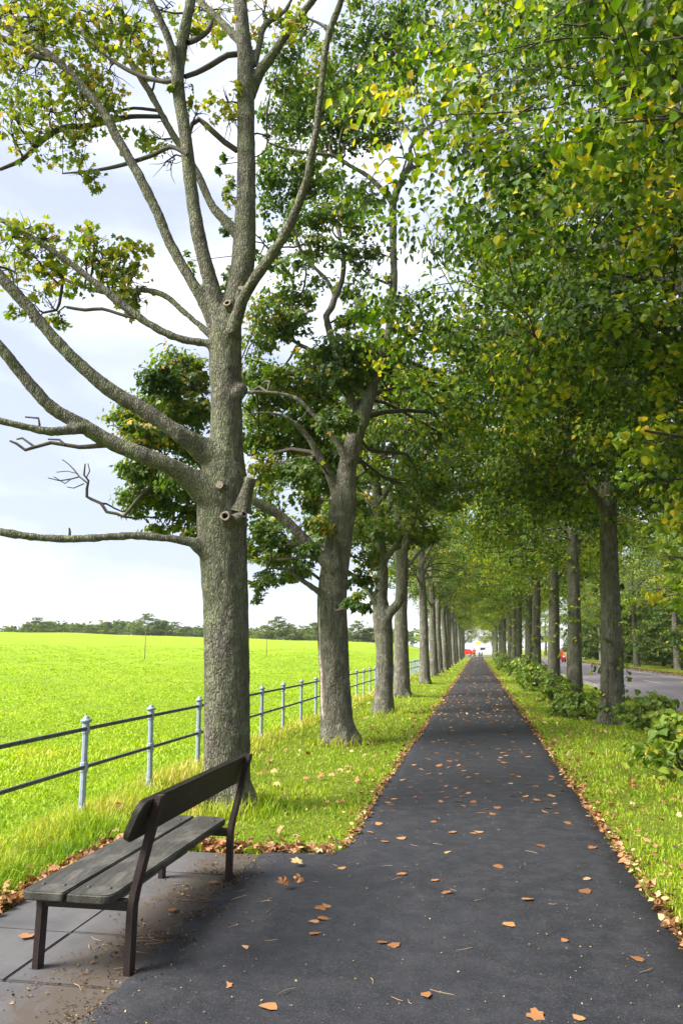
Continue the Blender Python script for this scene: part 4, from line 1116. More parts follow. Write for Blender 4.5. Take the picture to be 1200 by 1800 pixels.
def place_tree(name, parts, loc, rz, s, label, group, barkm, leafm, cat='tree', tilt=0.0):
    t = empty(name, loc, rz)
    if tilt: t.rotation_euler = (Matrix.Rotation(tilt, 3, 'Y') @ Matrix.Rotation(rz, 3, 'Z')).to_euler()
    t.scale = (s, s, s)
    tag(t, label, cat, group)
    obj('trunk', parts[0], barkm, t)
    tag(obj('twigs', parts[1], M['twig'], t), kind='stuff')
    tag(obj('crown', parts[2], leafm, t), kind='stuff')
    return t

ORD = ['first', 'second', 'third', 'fourth', 'fifth', 'sixth', 'seventh', 'eighth', 'ninth', 'tenth', 'eleventh', 'twelfth', 'thirteenth', 'fourteenth', 'fifteenth', 'sixteenth', 'seventeenth', 'eighteenth']

HE, MA, QU = tmpl_heart(), tmpl_maple(), tmpl_quad()
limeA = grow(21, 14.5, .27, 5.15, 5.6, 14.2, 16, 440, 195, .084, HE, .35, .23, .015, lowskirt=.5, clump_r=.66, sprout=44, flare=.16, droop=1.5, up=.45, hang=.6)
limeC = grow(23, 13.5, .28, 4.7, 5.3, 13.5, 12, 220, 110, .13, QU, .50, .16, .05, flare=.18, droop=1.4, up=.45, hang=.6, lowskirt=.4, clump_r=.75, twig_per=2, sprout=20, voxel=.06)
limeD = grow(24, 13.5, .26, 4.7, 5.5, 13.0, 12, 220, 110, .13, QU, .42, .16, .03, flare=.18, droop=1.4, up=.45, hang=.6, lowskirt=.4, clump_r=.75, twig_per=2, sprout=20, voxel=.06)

# right-hand row, near to far
right_y = [4.0, 11.05, 18.9, 26.6, 33.4, 41.5, 50, 59, 68, 78, 88, 99, 111, 124, 138, 151]
for i, y in enumerate(right_y):
    x = 3.02 + 0.10 * math.sin(i * 2.3) if i > 2 else (4.3, 3.05, 2.98)[i]
    parts = limeA if i < 3 else (limeC, limeD)[i % 2]
    lab = ['lime tree overhanging the top right corner, its trunk out of the frame',
           'lime tree at the right edge of the frame beside the leafy bush',
           'thick lime trunk with leafy sprouts, nearest whole trunk right of the path'][i] if i < 3 else \
          '%s lime tree right of the path, counting from the nearest whole trunk' % ORD[i - 2]
    place_tree('lime_tree', parts, (x, y, -0.03), (2.0, 0.6, 3.9)[i] if i < 3 else i * 1.7, 1.0 if i < 3 else 1.0 + 0.08 * math.sin(i * 3.1), lab, 'lime trees right of the path', M['bark_lime'], M['lime_leaf'], tilt=.045 if i < 9 else .02)

# low leafy sprays of the tree at the right edge
gs = np.random.default_rng(91)
r0 = [o for o in COL.objects if o.get('label', '').startswith('lime tree at the right edge')][0]
Cs = [(gs.uniform(1.7, 3.5), gs.uniform(8.4, 11.2), gs.uniform(3.0, 6.6), .42, .26, 60, float(gs.normal() * .12)) for _ in range(46)]
Cs += [(gs.uniform(2.45, 3.7), gs.uniform(9.0, 11.2), gs.uniform(1.8, 4.6), .32, .22, 34, float(.10 + gs.normal() * .1)) for _ in range(34)]
tw = Tubes()
twigs_for(gs, tw, [catmull([(3.05, 11.05, 1.0, .2), (3.05, 11.05, 7.0, .15)], .3)], Cs, .02, 3, 4)
inv = r0.matrix_basis.inverted()
o = tag(obj('twigs', tw.mesh('twigs'), M['twig'], r0), kind='stuff'); o.matrix_local = inv
V, Fc, K = leaf_cloud(*leaves_in_clumps(gs, Cs, .09, .50, .18, .04, .8), HE)
o = tag(obj('low_sprays', mesh_np('low_sprays', V, Fc, False, K), M['lime_leaf'], r0), kind='stuff'); o.matrix_local = inv

# left-hand row beyond the two traced sycamores; the third one is forked
base3 = np.array([-2.50, 20.7, 0.0])
limbs3 = [[(x - base3[0], y - base3[1], z, r) for x, y, z, r in L] for L in L3_LIMBS]
syc3 = grow(31, 10.5, .24, 2.9, 4.6, 10.0, 10, 120, 90, .13, MA, .46, .16, .05, trunk=limbs3, clump_r=.62, voxel=.04, flare=.12)
place_tree('sycamore_tree', syc3, tuple(base3), 0, 1.0, 'sycamore forking low into two curved pale stems, third along the fence', 'trees along the fence', M['bark_grey'], M['sycamore_leaf'])
sycA = grow(32, 12.5, .29, 3.6, 5.2, 12.0, 12, 140, 80, .14, QU, .44, .16, .04, clump_r=.70, twig_per=2, voxel=.055, flare=.15)
sycB = grow(33, 12.0, .26, 3.5, 5.0, 11.5, 12, 140, 80, .14, QU, .55, .16, .08, lean=(.006, 0), clump_r=.70, twig_per=2, voxel=.055, flare=.15)
left_y = [27.4, 38.2, 48.5, 55, 62, 69, 77, 86, 95, 105, 116, 128, 141, 153]
for i, y in enumerate(left_y):
    place_tree('sycamore_tree', (sycA, sycB)[i % 2], (-2.62 + .08 * math.sin(i * 1.9), y, -0.03), i * 2.1 + .4, 1.0 + .07 * math.sin(i * 2.7),
               '%s tree along the fence, counting from the bench' % ORD[i + 3], 'trees along the fence', M['bark_grey'], M['sycamore_leaf'])

# trees on the far side of the road, and a darker belt behind them
k = 0
for y in (24, 33, 42, 51, 61, 72, 84, 97, 112):
    place_tree('roadside_tree', (limeC, sycA, limeD)[k % 3], (14.0 + .5 * math.sin(k * 2), y, .06), k * 1.3, .92 + .1 * math.sin(k * 1.7),
               '%s tree on the far side of the road, counting from the right edge' % ORD[k], 'trees across the road', M['bark_lime'], M['lime_leaf'] if k % 3 != 1 else M['sycamore_leaf'])
    k += 1
k = 0
for x, y in ((22, 34), (21, 46), (23, 58), (20, 72), (24, 84), (21, 98), (22, 116), (20, 136)):
    place_tree('background_tree', (limeD, limeC)[k % 2], (x, y, -.8), k * 2.2, 1.0 + .12 * math.sin(k * 2.7),
               '%s tree of the dark belt behind the roadside trees' % ORD[k], 'trees behind the roadside row', M['bark_lime'], M['lime_leaf'])
    k += 1
bushA = grow(61, 5.5, .16, 3.0, .7, 5.6, 7, 120, 80, .20, QU, .30, .18, .05, clump_r=.7, twig_per=1, voxel=.07, flare=.1)
k = 0
for x, y in ((16.2, 28), (17.0, 34), (15.8, 38.5), (16.6, 43), (17.2, 48), (15.6, 54), (17.0, 61), (15.6, 67), (16.6, 75), (15.4, 82), (16.4, 91), (15.3, 101), (16.2, 112), (15.3, 124)):
    t = place_tree('thicket_bush', bushA, (x, y, .05), k * 1.9, 1.0 + .15 * math.sin(k * 2.3), '%s bush of the thicket behind the trees across the road, nearest first' % ORD[k], 'thicket across the road', M['bark_lime'], M['sycamore_leaf'], 'bush')
    k += 1
k = 0
for x, y in ((20.5, 32), (21.5, 41), (20, 50), (22, 60), (20, 73), (21, 85), (19.5, 98), (20.5, 112), (18.5, 128)):
    place_tree('thicket_bush', bushA, (x, y, -.2), k * 2.7 + 1, 1.65 + .2 * math.sin(k * 1.9), '%s tall bush at the back of the thicket across the road, nearest first' % ORD[k], 'thicket across the road', M['bark_lime'], M['sycamore_leaf'], 'bush')
    k += 1
k = 0
for x, y in ((-9, 182), (-3, 186), (3.5, 183), (9, 180), (15, 178)):
    place_tree('background_tree', (limeC, sycB)[k % 2], (x, y, -2.2), k * 1.2, 1.05,
               '%s tree closing the far end of the avenue, counting from the left' % ORD[k], 'trees closing the far end of the avenue', M['bark_lime'], M['lime_leaf'])
    k += 1

# ------------------------------------------------------------------ far edge of the field
farA = grow(41, 9, .22, 3.6, 2.2, 9.0, 7, 90, 34, .42, QU, .45, .2, .03, clump_r=.95, twig_per=0, voxel=.10)
farB = grow(42, 8, .20, 4.0, 1.8, 7.6, 7, 90, 34, .42, QU, .55, .2, .05, clump_r=.95, twig_per=0, voxel=.10)
k = 0
def far_at(px):          # bearing of a far tree, left of the avenue's axis
    return math.atan((838 - px) / 1350.0)
far_b = sorted([0.120 + i * 0.0165 + random.uniform(-.003, .003) for i in range(27)], reverse=True)
far_b = [v for v in far_b if not (.283 < v < .343)]
for i, brg in enumerate(far_b):
    rr = 196 + random.uniform(-6, 14) - (0 if brg > .30 else 28)
    x, y = -rr * math.sin(brg), rr * math.cos(brg)
    s = random.uniform(.40, .58) * (1.25 if .36 < brg < .42 else 1.0)
    lab = ('%s small tree from the left frame edge on the far side of the field' % ORD[i]) if brg > .34 else ('%s small far tree right of the big sycamore trunk, across the field' % ORD[i - sum(v > .34 for v in far_b)])
    t = place_tree('parkland_tree', (farA, farB)[i % 2], (x, y, float(gh(x, y)) - 0.3), i * 1.9, s, lab, 'trees on the far edge of the field', M['bark_lime'], M['far_leaf'])
    t.scale = (s * 1.6, s * 1.6, s)
# wood behind them reads as one mass
gw = np.random.default_rng(50)
Cw = []
for i in range(900):
    brg = gw.uniform(.08, .80); rr = gw.uniform(225, 262)
    x, y = -rr * math.sin(brg), rr * math.cos(brg)
    hgt = 4.6 + 1.2 * math.sin(brg * 23) * math.sin(brg * 9 + 1) + .6 * math.sin(brg * 61)
    Cw.append((x, y, float(gh(x, y)) + gw.uniform(0.5, 1.0) ** .5 * hgt, 2.3, 1.5, 26, float(gw.normal() * .15)))
V, Fc, K = leaf_cloud(*leaves_in_clumps(gw, Cw, 1.0, .45, .2, .03, .7), QU)
tag(obj('distant_wood', mesh_np('distant_wood', V, Fc, False, K), M['far_leaf']), 'hazy low wood along the skyline beyond the field', 'wood', kind='stuff')

# ------------------------------------------------------------------ fence
fence = empty('railing_fence', (-4.0, 6.0, 0.0))
tag(fence, 'pale blue iron post and rail fence between verge and field', 'fence')
def lathe(name, prof, ns, mat_=None, smooth=True, rot=0.0):
    V = []; Fq = []
    for pr, pz in prof:
        for q in range(ns):
            a = 2*math.pi*q/ns + rot
            V.append((pr*math.cos(a), pr*math.sin(a), pz))
    for i in range(len(prof) - 1):
        for q in range(ns):
            Fq.append((i*ns+q, i*ns+(q+1) % ns, (i+1)*ns+(q+1) % ns, (i+1)*ns+q))
    return mesh_np(name, np.array(V), np.array(Fq), smooth)
post_me = lathe('post', [(.040, -.25), (.040, .06), (.034, .075), (.031, .40), (.040, .405), (.042, .45), (.040, .495), (.031, .50), (.030, .78), (.040, .785), (.041, .83), (.038, .872), (.028, .885)], 8, None, False, math.pi/8)
cap_me = lathe('cap', [(.028, .88), (.050, .893), (.058, .905), (.058, .917), (.040, .926), (.030, .935), (.027, .943), (.018, .955), (.001, .962)], 12)
post_me.materials.append(M['post_paint']); cap_me.materials.append(M['post_paint'])
py = [7.64 + 1.665 * i for i in range(-4, 66)]
for y in py:
    p = obj('post', post_me, None, fence, (0, y - 6.0, random.uniform(-.006, .006)))
    p.rotation_euler = (random.uniform(-.022, .022), random.uniform(-.022, .022), 0)
    obj('cap', cap_me, None, p)
for z, rr in ((.83, .021), (.45, .020)):
    tb = Tubes()
    tb.add(np.array([(0, y - 6.0 + .01, z + .003 * math.sin(y), rr) for y in np.arange(py[0], py[-1] + .01, 1.665 / 2)]), 10)
    obj('rail', tb.mesh('rail'), M['rail_paint'], fence)

# ------------------------------------------------------------------ bench
bench = empty('park_bench', (-2.08, 4.88, 0.0))
tag(bench, 'weathered dark wooden park bench seen from behind on the flagstones', 'bench')
B0 = Vector((-2.08, 4.88, 0))
def plank(name, w, length, th, radii, mat_):
    """Plan outline w (x) by length (y); radii for corners (-x-y, +x-y, +x+y, -x+y)."""
    pts = []
    cs = [(-w/2, -length/2, radii[0], math.pi), (w/2, -length/2, radii[1], 1.5*math.pi), (w/2, length/2, radii[2], 0), (-w/2, length/2, radii[3], .5*math.pi)]
    for cx, cy, r, a0 in cs:
        ox, oy = cx - math.copysign(r, cx), cy - math.copysign(r, cy)
        for q in range(7):
            a = a0 + q / 6 * math.pi / 2
            pts.append((ox + r*math.cos(a), oy + r*math.sin(a)))
    bm = bmesh.new()
    vs = [bm.verts.new((x, y, 0)) for x, y in pts]
    f = bm.faces.new(vs)
    e = bmesh.ops.extrude_face_region(bm, geom=[f])
    for v in e['geom']:
        if isinstance(v, bmesh.types.BMVert): v.co.z += th
    bmesh.ops.recalc_face_normals(bm, faces=bm.faces[:])
    hor = [ed for ed in bm.edges if abs(ed.verts[0].co.z - ed.verts[1].co.z) < 1e-6]
    bmesh.ops.bevel(bm, geom=hor, offset=.007, segments=3, affect='EDGES')
    me = bm_mesh(name, bm)
    return me
s1 = obj('seat_slat', plank('seat_slat', .245, 1.90, .046, (.055, .012, .012, .055), None), M['seat_wood'], bench, Vector((-2.262, 4.885, .362)) - B0)
s2 = obj('seat_slat', plank('seat_slat', .245, 1.90, .046, (.012, .075, .075, .012), None), M['seat_wood'], bench, Vector((-1.998, 4.885, .360)) - B0)
s2.rotation_euler = (0, .01, 0)
bk = obj('backrest', plank('backrest', .225, 1.92, .042, (.065, .065, .065, .065), None), M['back_wood'], bench)
ang = math.atan2(.21, .092)
bk.matrix_local = Matrix.Translation(Vector((-1.768, 4.87, .770)) - B0) @ Matrix.Rotation(-ang, 4, 'Y') @ Matrix.Translation((0, 0, -.021))
def leg_mesh(pts, wx, wy):
    """Square-section leg following a polyline in x z; ends flat."""
    V = []; n = len(pts)
    for i, (x, z) in enumerate(pts):
        for dx, dy in ((-1, -1), (1, -1), (1, 1), (-1, 1)):
            V.append((x + dx*wx/2, dy*wy/2, z))
    bm = bmesh.new()
    vs = [bm.verts.new(p) for p in V]
    for i in range(n - 1):
        for q in range(4):
            bm.faces.new([vs[i*4+q], vs[i*4+(q+1) % 4], vs[(i+1)*4+(q+1) % 4], vs[(i+1)*4+q]])
    bm.faces.new([vs[3], vs[2], vs[1], vs[0]]); bm.faces.new(vs[-4:])
    bmesh.ops.bevel(bm, geom=[e_ for e_ in bm.edges if e_.calc_length() > .01], offset=.005, segments=2, affect='EDGES')
    return bm_mesh('leg', bm)
front_me = leg_mesh([(0, -.02), (.006, .357)], .040, .060)
rear_me = leg_mesh([(0, -.02), (.004, .33), (.016, .40), (.055, .56), (.135, .882)], .042, .060)
bar_me = box_mesh('seat_bearer', -.27, .24, -.024, .024, .305, .357, .004)
for y in (4.06, 5.70):
    obj('leg', front_me, M['leg_paint'], bench, Vector((-2.325, y, 0)) - B0)
    obj('leg', rear_me, M['leg_paint'], bench, Vector((-1.815, y, 0)) - B0)
    obj('seat_bearer', bar_me, M['leg_paint'], bench, Vector((-2.075, y + .001, 0)) - B0)

bolt_me = lathe('bolt', [(.011, -.004), (.011, .002), (.008, .005), (.001, .006)], 10)
bolt_me.materials.append(M['iron_dark'])
for y in (4.06, 5.70):
    for x in (-2.32, -2.20, -2.06, -1.94):
        obj('bolt', bolt_me, None, bench, Vector((x, y, .4085 if x < -2.13 else .4065)) - B0)
    for dz in (.06, -.05):
        o = obj('bolt', bolt_me, None, bench)
        o.matrix_local = Matrix.Translation(Vector((-1.768 + .030 + .4 * dz + .034, y, .770 + .92 * dz)) - B0) @ Matrix.Rotation(math.pi / 2 - .4, 4, 'Y')

# ------------------------------------------------------------------ grass
def blades(g, X, Y, Z, hgt, wid, lean, tint, dirn=None):
    n = len(X)
    a = g.uniform(0, 2*math.pi, n)
    sx, sy = np.cos(a), np.sin(a)
    b = g.uniform(0, 2*math.pi, n) if dirn is None else dirn + g.normal(size=n) * .7
    lx, ly = np.cos(b) * lean * hgt, np.sin(b) * lean * hgt
    base = np.stack([X, Y, Z], -1)
    s = np.stack([sx, sy, 0*sx], -1) * wid[:, None] / 2
    m = base + np.stack([lx*.35, ly*.35, hgt*.58], -1)
    tp = base + np.stack([lx, ly, hgt * (1 - .35*lean)], -1)
    V = np.stack([base - s, base + s, m - s*.75, m + s*.75, tp], 1).reshape(-1, 3)
    o = np.arange(n) * 5
    q = np.stack([o, o+1, o+3, o+2], -1)
    t = np.stack([o+2, o+3, o+4], -1)
    return V, q, t, np.repeat(tint, 5)

def pnoise(X, Y, s, k):
    return np.array([mnoise.noise((float(x)*s, float(y)*s, k)) for x, y in zip(X, Y)])

def sample_ring(g, n, d0, d1, b0, b1):
    """Positions with density falling off as 1/d^2 (bearing from +Y, left positive)."""
    d = d0 * (d1 / d0) ** g.random(n)
    b = g.uniform(b0, b1, n)
    return -d * np.sin(b), d * np.cos(b), d

gg = np.random.default_rng(77)
TREES_L = [(-2.66, 8.25, .30), (-2.5, 14.2, .33), (-2.5, 20.7, .3)] + [(-2.62, y, .3) for y in left_y]
TREES_R = [(3.0, y, .3) for y in right_y]
def in_pave(X, Y): return (X > -3.04) & (X < -1.7) & (Y < 6.47)
def mk_grass(name, label, X, Y, h0, w0, d, mat_, tint0, tall_fn=None, lean=.55):
    n1 = pnoise(X, Y, .9, 1.0); n2 = pnoise(X, Y, 3.0, 5.0)
    hgt = h0 * gg.uniform(.5, 1.3, len(X)) * (1 + .5*n1)
    tint = tint0 + .25*n1 + .18*n2 + gg.normal(size=len(X)) * .14
    if tall_fn is not None:
        f, dry = tall_fn(X, Y)
        hgt = hgt * (1 + f); tint = tint + dry
    wid = w0 * np.maximum(1, d / 6.0) * gg.uniform(.7, 1.3, len(X))
    V, q, t, K = blades(gg, X, Y, gh(X, Y) - .012, hgt, wid, np.clip(gg.normal(lean, .3, len(X)), .05, 1.2), np.clip(tint, 0, 1))
    o = obj(name, mesh_np(name, V, [q, t], True, K), mat_)
    return tag(o, label, 'grass', kind='stuff')

def tall_verge(X, Y):
    f = 1.6 * np.exp(-((X + 3.95) / .40) ** 2)
    dry = .34 * np.exp(-((X + 3.9) / .45) ** 2)
    for tx, ty, r in TREES_L[:8]:
        dd = np.hypot(X - tx, Y - ty)
        f = f + 2.2 * np.exp(-((dd - r - .10) / .18) ** 2)
        dry = dry + .22 * np.exp(-((dd - r - .1) / .35) ** 2)
    for cx, cy, rr, hh in ((-3.55, 6.9, .35, 2.6), (-3.25, 6.2, .25, 2.0), (-3.5, 5.4, .35, 1.6), (-2.95, 7.35, .22, 1.4), (-2.1, 8.3, .28, 1.0)):
        f = f + hh * np.exp(-(np.hypot(X - cx, Y - cy) / rr) ** 2)
        dry = dry - .18 * np.exp(-(np.hypot(X - cx, Y - cy) / rr) ** 2)
    return f, dry
# left verge
X, Y, d = sample_ring(gg, 260000, 3.6, 120, .0, 1.05)
xl, xr = path_edges(Y)
keep = (X > -4.35) & (X < xl + .015) & ~in_pave(X, Y)
for tx, ty, r in TREES_L: keep &= np.hypot(X - tx, Y - ty) > r * .9
X, Y, d = X[keep], Y[keep], d[keep]
mk_grass('verge_grass', 'mown grass of the verge between the path and the fence', X, Y, .060, .0075, d, M['grass'], .48, tall_verge)
# extra blades for the tufts at the fence and tree feet
X, Y, d = sample_ring(gg, 60000, 4.5, 40, .0, 1.05)
f, _ = tall_verge(X, Y)
keep = (X > -4.35) & (X < -1.2) & ~in_pave(X, Y) & (f > .8)
for tx, ty, r in TREES_L: keep &= np.hypot(X - tx, Y - ty) > r * .85
X, Y, d = X[keep], Y[keep], d[keep]
mk_grass('tall_grass', 'long tousled grass in tufts along the fence and tree feet', X, Y, .075, .006, d, M['grass'], .48, tall_verge, .8)
# right verge
X, Y, d = sample_ring(gg, 150000, 4.2, 120, -.62, .02)
xl, xr = path_edges(Y)
keep = (X < 5.0) & (X > xr - .015)
for tx, ty, r in TREES_R: keep &= np.hypot(X - tx, Y - ty) > r * .9
X, Y, d = X[keep], Y[keep], d[keep]
mk_grass('roadside_grass', 'mown grass of the verge right of the path', X, Y, .065, .0075, d, M['grass'], .52, None)
# field
X, Y, d = sample_ring(gg, 170000, 5.0, 95, .06, .95)
keep = (X < -4.05)
X, Y, d = X[keep], Y[keep], d[keep]
def tall_field(X, Y):
    n1 = pnoise(X, Y, .22, 9.0)
    n2 = pnoise(X, Y * .5, .75, 3.0)
    return .5 * np.exp(-((X + 4.2) / .5) ** 2) + .6 * n1 + .5 * n2, .25 * n1 + .30 * n2
mk_grass('field_grass', 'bright yellow-green meadow grass filling the field behind the fence', X, Y, .060, .010, d, M['field_grass'], .50, tall_field, .75)

# ------------------------------------------------------------------ shrubs and suckers
def shrub(loc, rad, hgt, n, leaf, label, seed, mu=.5):
    g = np.random.default_rng(seed)
    hgt *= .85; rad *= .92
    s = empty('lime_shrub', loc)
    tag(s, label, 'shrub', 'leafy shrubs at the feet of the lime trees')
    st = Tubes(); C = []
    for i in range(n):
        a = g.uniform(0, 2*math.pi); rr = rad * g.random() ** .6
        z = hgt * (.18 + .82 * g.random()) * (1 - .45 * (rr / rad) ** 2)
        c = np.array([rr*math.cos(a), rr*math.sin(a), z])
        q = .18 * g.uniform(.7, 1.4)
        C.append((*c, q, q*.7, 11 * g.uniform(.6, 1.3), float(g.normal() * .12)))
        b = np.array([c[0]*.25 + g.normal()*.05, c[1]*.25 + g.normal()*.05, -.05])
        m = (b + c) / 2 + g.normal(size=3) * .06
        st.add(np.array([(*b, .008), (*m, .006), (*c, .003)]), 4)
    tag(obj('stems', st.mesh('stems'), M['twig'], s), kind='stuff')
    V, Fc, K = leaf_cloud(*leaves_in_clumps(g, C, leaf, mu, .16, .02, .75), HE)
    tag(obj('foliage', mesh_np('foliage', V, Fc, False, K), M['shrub_leaf'], s), kind='stuff')
shrub((2.85, 11.1, -.03), .85, 1.05, 110, .115, 'big pale-leaved shrub at the right edge of the frame', 1, .62)
shrub((3.0, 10.2, -.03), .36, 2.4, 40, .105, 'tall leafy shoots rising at the right edge of the frame', 2, .58)
shrub((3.55, 17.6, -.03), .75, .95, 70, .11, 'dark shrub just right of the nearest whole lime trunk', 3, .40)
shrub((2.35, 20.2, -.03), .70, .80, 70, .10, 'shrub just left of the nearest whole lime trunk', 4, .46)
shrub((2.55, 26.2, -.03), .75, 1.0, 70, .11, 'rounded shrub at the foot of the second lime trunk', 5, .45)
shrub((2.35, 32.8, -.03), .9, 1.2, 70, .12, 'rounded shrub at the foot of the third lime trunk', 6, .5)
for i, y in enumerate((37, 41, 46, 51, 57, 64, 72, 82, 93)):
    shrub((2.55 + .2*math.sin(i*2), y, -.03), .9, 1.25 + .4*math.sin(i), 55, .15, '%s shrub of the bushy strip further along the right verge' % ORD[i], 20 + i, .5)

# ------------------------------------------------------------------ fallen leaves
FLOOK = []
def fallen_mesh(kind, seed):
    g = np.random.default_rng(seed)
    tv, tf = (tmpl_maple(), tmpl_heart())[kind]
    tv = tv * np.array([g.uniform(.55, 1.0), 1, 1])
    v = tv.copy()
    if kind == 0: v[1:6] *= np.array([.84, .86, 1])
    v[:, 1] -= .45
    v[:, 2] = .10 * (v[:, 0]**2) * g.uniform(.2, 1.6) + .12 * np.maximum(0, v[:, 1])**2 * g.uniform(0, 1.5) + g.uniform(0, .05, len(v))
    a = g.uniform(0, 1)
    me = mesh_np('fallen_leaf', v, tf, True, np.full(len(v), .25 + .6 * a))
    me.materials.append(M['fallen'])
    FLOOK.append(('pointed lobed', 'oval')[kind] + ' ' + ('dark brown' if a < .3 else 'orange-brown' if a < .7 else 'pale buff'))
    return me
FM = [fallen_mesh(int(i % 4 != 0), 100 + i) for i in range(12)]
SEEN = [(0.29,5.59),(0.14,5.08),(0.44,4.88),(-0.29,6.69),(-0.34,5.91),(0.73,6.14),(0.68,5.84),(0.11,6.34),(-0.26,5.65),(-0.08,7.39),(0.10,8.25),(-0.03,7.45),(-0.28,7.40),(-0.70,7.10),(-0.83,6.97),(-1.00,7.30),(-0.60,6.04),(-1.06,6.12),(0.48,7.04),(0.80,7.98),(0.89,7.06),(0.67,8.66),(0.74,8.41),(0.63,8.45),(0.58,9.07),(0.78,9.34),(0.93,9.71),(1.04,8.36),(0.91,10.73),(0.33,9.26),(-0.09,8.86),(-0.25,8.86),(-0.39,9.06),(-0.44,8.83),(-0.46,7.81),(-0.90,8.27),(-1.01,8.70),(-0.97,7.65),(-0.42,9.78),(-0.77,10.53),(-0.15,10.50),(-0.23,11.01),(-0.05,10.79),(0.41,10.78),(0.68,12.89),(0.27,12.12),(-0.45,11.88),(-0.31,11.51),(-0.57,11.41),(-0.94,11.46),(-0.77,12.06),(0.29,13.45),(0.34,12.96),(0.17,13.50),(-1.43,5.28),(-0.99,4.76),(-1.04,5.22),(-1.01,5.25),(-0.99,5.02),(-1.03,4.96),(-1.28,4.01),(-1.00,3.81),(-0.29,4.04),(-1.34,4.48),(0.22,3.91),(0.40,3.93),(-0.58,4.68),(0.80,4.68),(-0.50,4.65)]
gl = np.random.default_rng(9)
def drop_leaf(x, y, s, k, label, group=None, z=None):
    o = bpy.data.objects.new('fallen_leaf', FM[k % 12])
    zz = (0.006 * mnoise.noise((x*.9, y*.5, 4)) + .012 * max(0, 1 - (x/1.3)**2)) if z is None else z
    o.location = (x, y, zz + .003)
    o.rotation_euler = (gl.normal()*.10, gl.normal()*.10, gl.uniform(0, 6.28))
    o.scale = (s, s, s)
    link(o)
    tag(o, label, 'leaf', group)
def LB(i, x, y):
    side = 'left side' if x < -.4 else 'right side' if x > .35 else 'middle'
    zone = 'beside the bench' if y < 6.4 and x < -.9 else 'on the near stretch of path' if y < 8 else 'on the path level with the big sycamore' if y < 12 else 'on the path level with the second sycamore' if y < 18 else 'far along the path'
    return 'fallen %s leaf %s, %s' % (FLOOK[i % 12], zone, side)
for i, (x, y) in enumerate(SEEN):
    drop_leaf(x, y, gl.uniform(.055, .085) * (1 + .015 * y), i, LB(i, x, y), 'fallen leaves on the path')
for i in range(220):
    y = 8.5 * (42 / 8.5) ** gl.random()
    a, b = path_edges(y)
    x = gl.uniform(a + .1, b - .1)
    drop_leaf(x, y, gl.uniform(.045, .08) * (1 + .010 * y), i, LB(i, x, y), 'fallen leaves on the path')
drop_leaf(-2.62, 4.42, .10, 0, 'pale yellow fallen leaf on the flagstones left of the bench', None, .006)
drop_leaf(-1.96, 5.0, .085, 2, 'yellowish fallen leaf on the soil-stained flagstones under the bench', None, .006)
drop_leaf(-1.9, 5.62, .07, 4, 'small fallen leaf beside the far rear leg of the bench', None, .006)

def litter(name, label, X, Y, Z, size, mu, sd, tmpl, mat_, flatness=.45):
    n = len(X)
    nn = np.array([0, 0, 1.0]) + gl.normal(size=(n, 3)) * flatness
    V, Fc, K = leaf_cloud(np.stack([X, Y, Z], -1), nn, gl.normal(size=(n, 3)), size, np.clip(mu + gl.normal(size=n)*sd, 0, 1), tmpl)
    return tag(obj(name, mesh_np(name, V, Fc, False, K), mat_), label, 'leaf litter', kind='stuff')
n = 6000
y = 3.0 * (110 / 3.0) ** gl.random(n)
a, b = path_edges(y)
wd = .048 + .045*np.array([mnoise.noise((float(v)*1.6, 5.0, 0)) for v in y])
off = np.abs(gl.normal(0, 1, n)) * wd + np.where(gl.random(n) < .25, gl.exponential(.20, n), 0) * np.where(y < 30, 1, .5)
den = .5 + .5*np.array([mnoise.noise((float(v)*.9, 2.0, 0)) for v in y]) > gl.random(n) * .8
k_ = den
litter('leaf_drift', 'drift of orange-brown leaves lining the right edge of the path', (b + off - .015)[k_], y[k_], (gl.uniform(0, .05, n) - .012)[k_], (gl.uniform(.016, .05, n) * (1 + .012*y))[k_], .45, .32, HE, M['fallen'])
off = np.abs(gl.normal(0, .045, n)) + np.where(gl.random(n) < .2, gl.exponential(.25, n), 0)
den = (.55 + .5*np.array([mnoise.noise((float(v)*.8, 12.0, 0)) for v in y]) > gl.random(n) * 1.0) & (y > 6.6)
litter('leaf_drift', 'thinner drift of brown leaves lining the left edge of the path', (a - off + .015)[den], y[den], (gl.uniform(0, .045, n) - .012)[den], (gl.uniform(.016, .048, n) * (1 + .012*y))[den], .45, .32, HE, M['fallen'])
n = 520
x = -3.03 - np.abs(gl.normal(0, .09, n)); y = gl.uniform(4.0, 6.6, n)
m_ = gl.random(n) < .35
x = np.where(m_, gl.uniform(-3.0, -1.2, n), x); y = np.where(m_, 6.50 + np.abs(gl.normal(0, .10, n)), y)
litter('leaf_drift', 'brown leaves caught in the grass at the edge of the flagstones', x, y, gl.uniform(0, .06, n) - .01, gl.uniform(.05, .09, n), .5, .22, MA, M['fallen'], .6)
n = 330
y = 5.5 * (26 / 5.5) ** gl.random(n)
sd_ = gl.random(n) < .5
x = np.where(sd_, gl.uniform(-3.8, -1.25, n), gl.uniform(1.15, 2.9, n))
kk = ~in_pave(x, y)
litter('scattered_leaves', 'pale brown leaves scattered through the grass of both verges', x[kk], y[kk], gl.uniform(.015, .05, n)[kk], (gl.uniform(.045, .085, n))[kk], .72, .22, MA, M['fallen'], .6)
n = 1300
y = 18 * (150 / 18) ** gl.random(n)
a, b = path_edges(y)
x = a + (b - a) * gl.random(n)
litter('far_path_leaves', 'brown leaves strewn over the far stretch of the path', x, y, np.full(n, .012), gl.uniform(.05, .09, n) * (1 + .006*y), .58, .25, QU, M['fallen'], .2)
n = 3500
y = 20 * (120 / 20) ** gl.random(n)
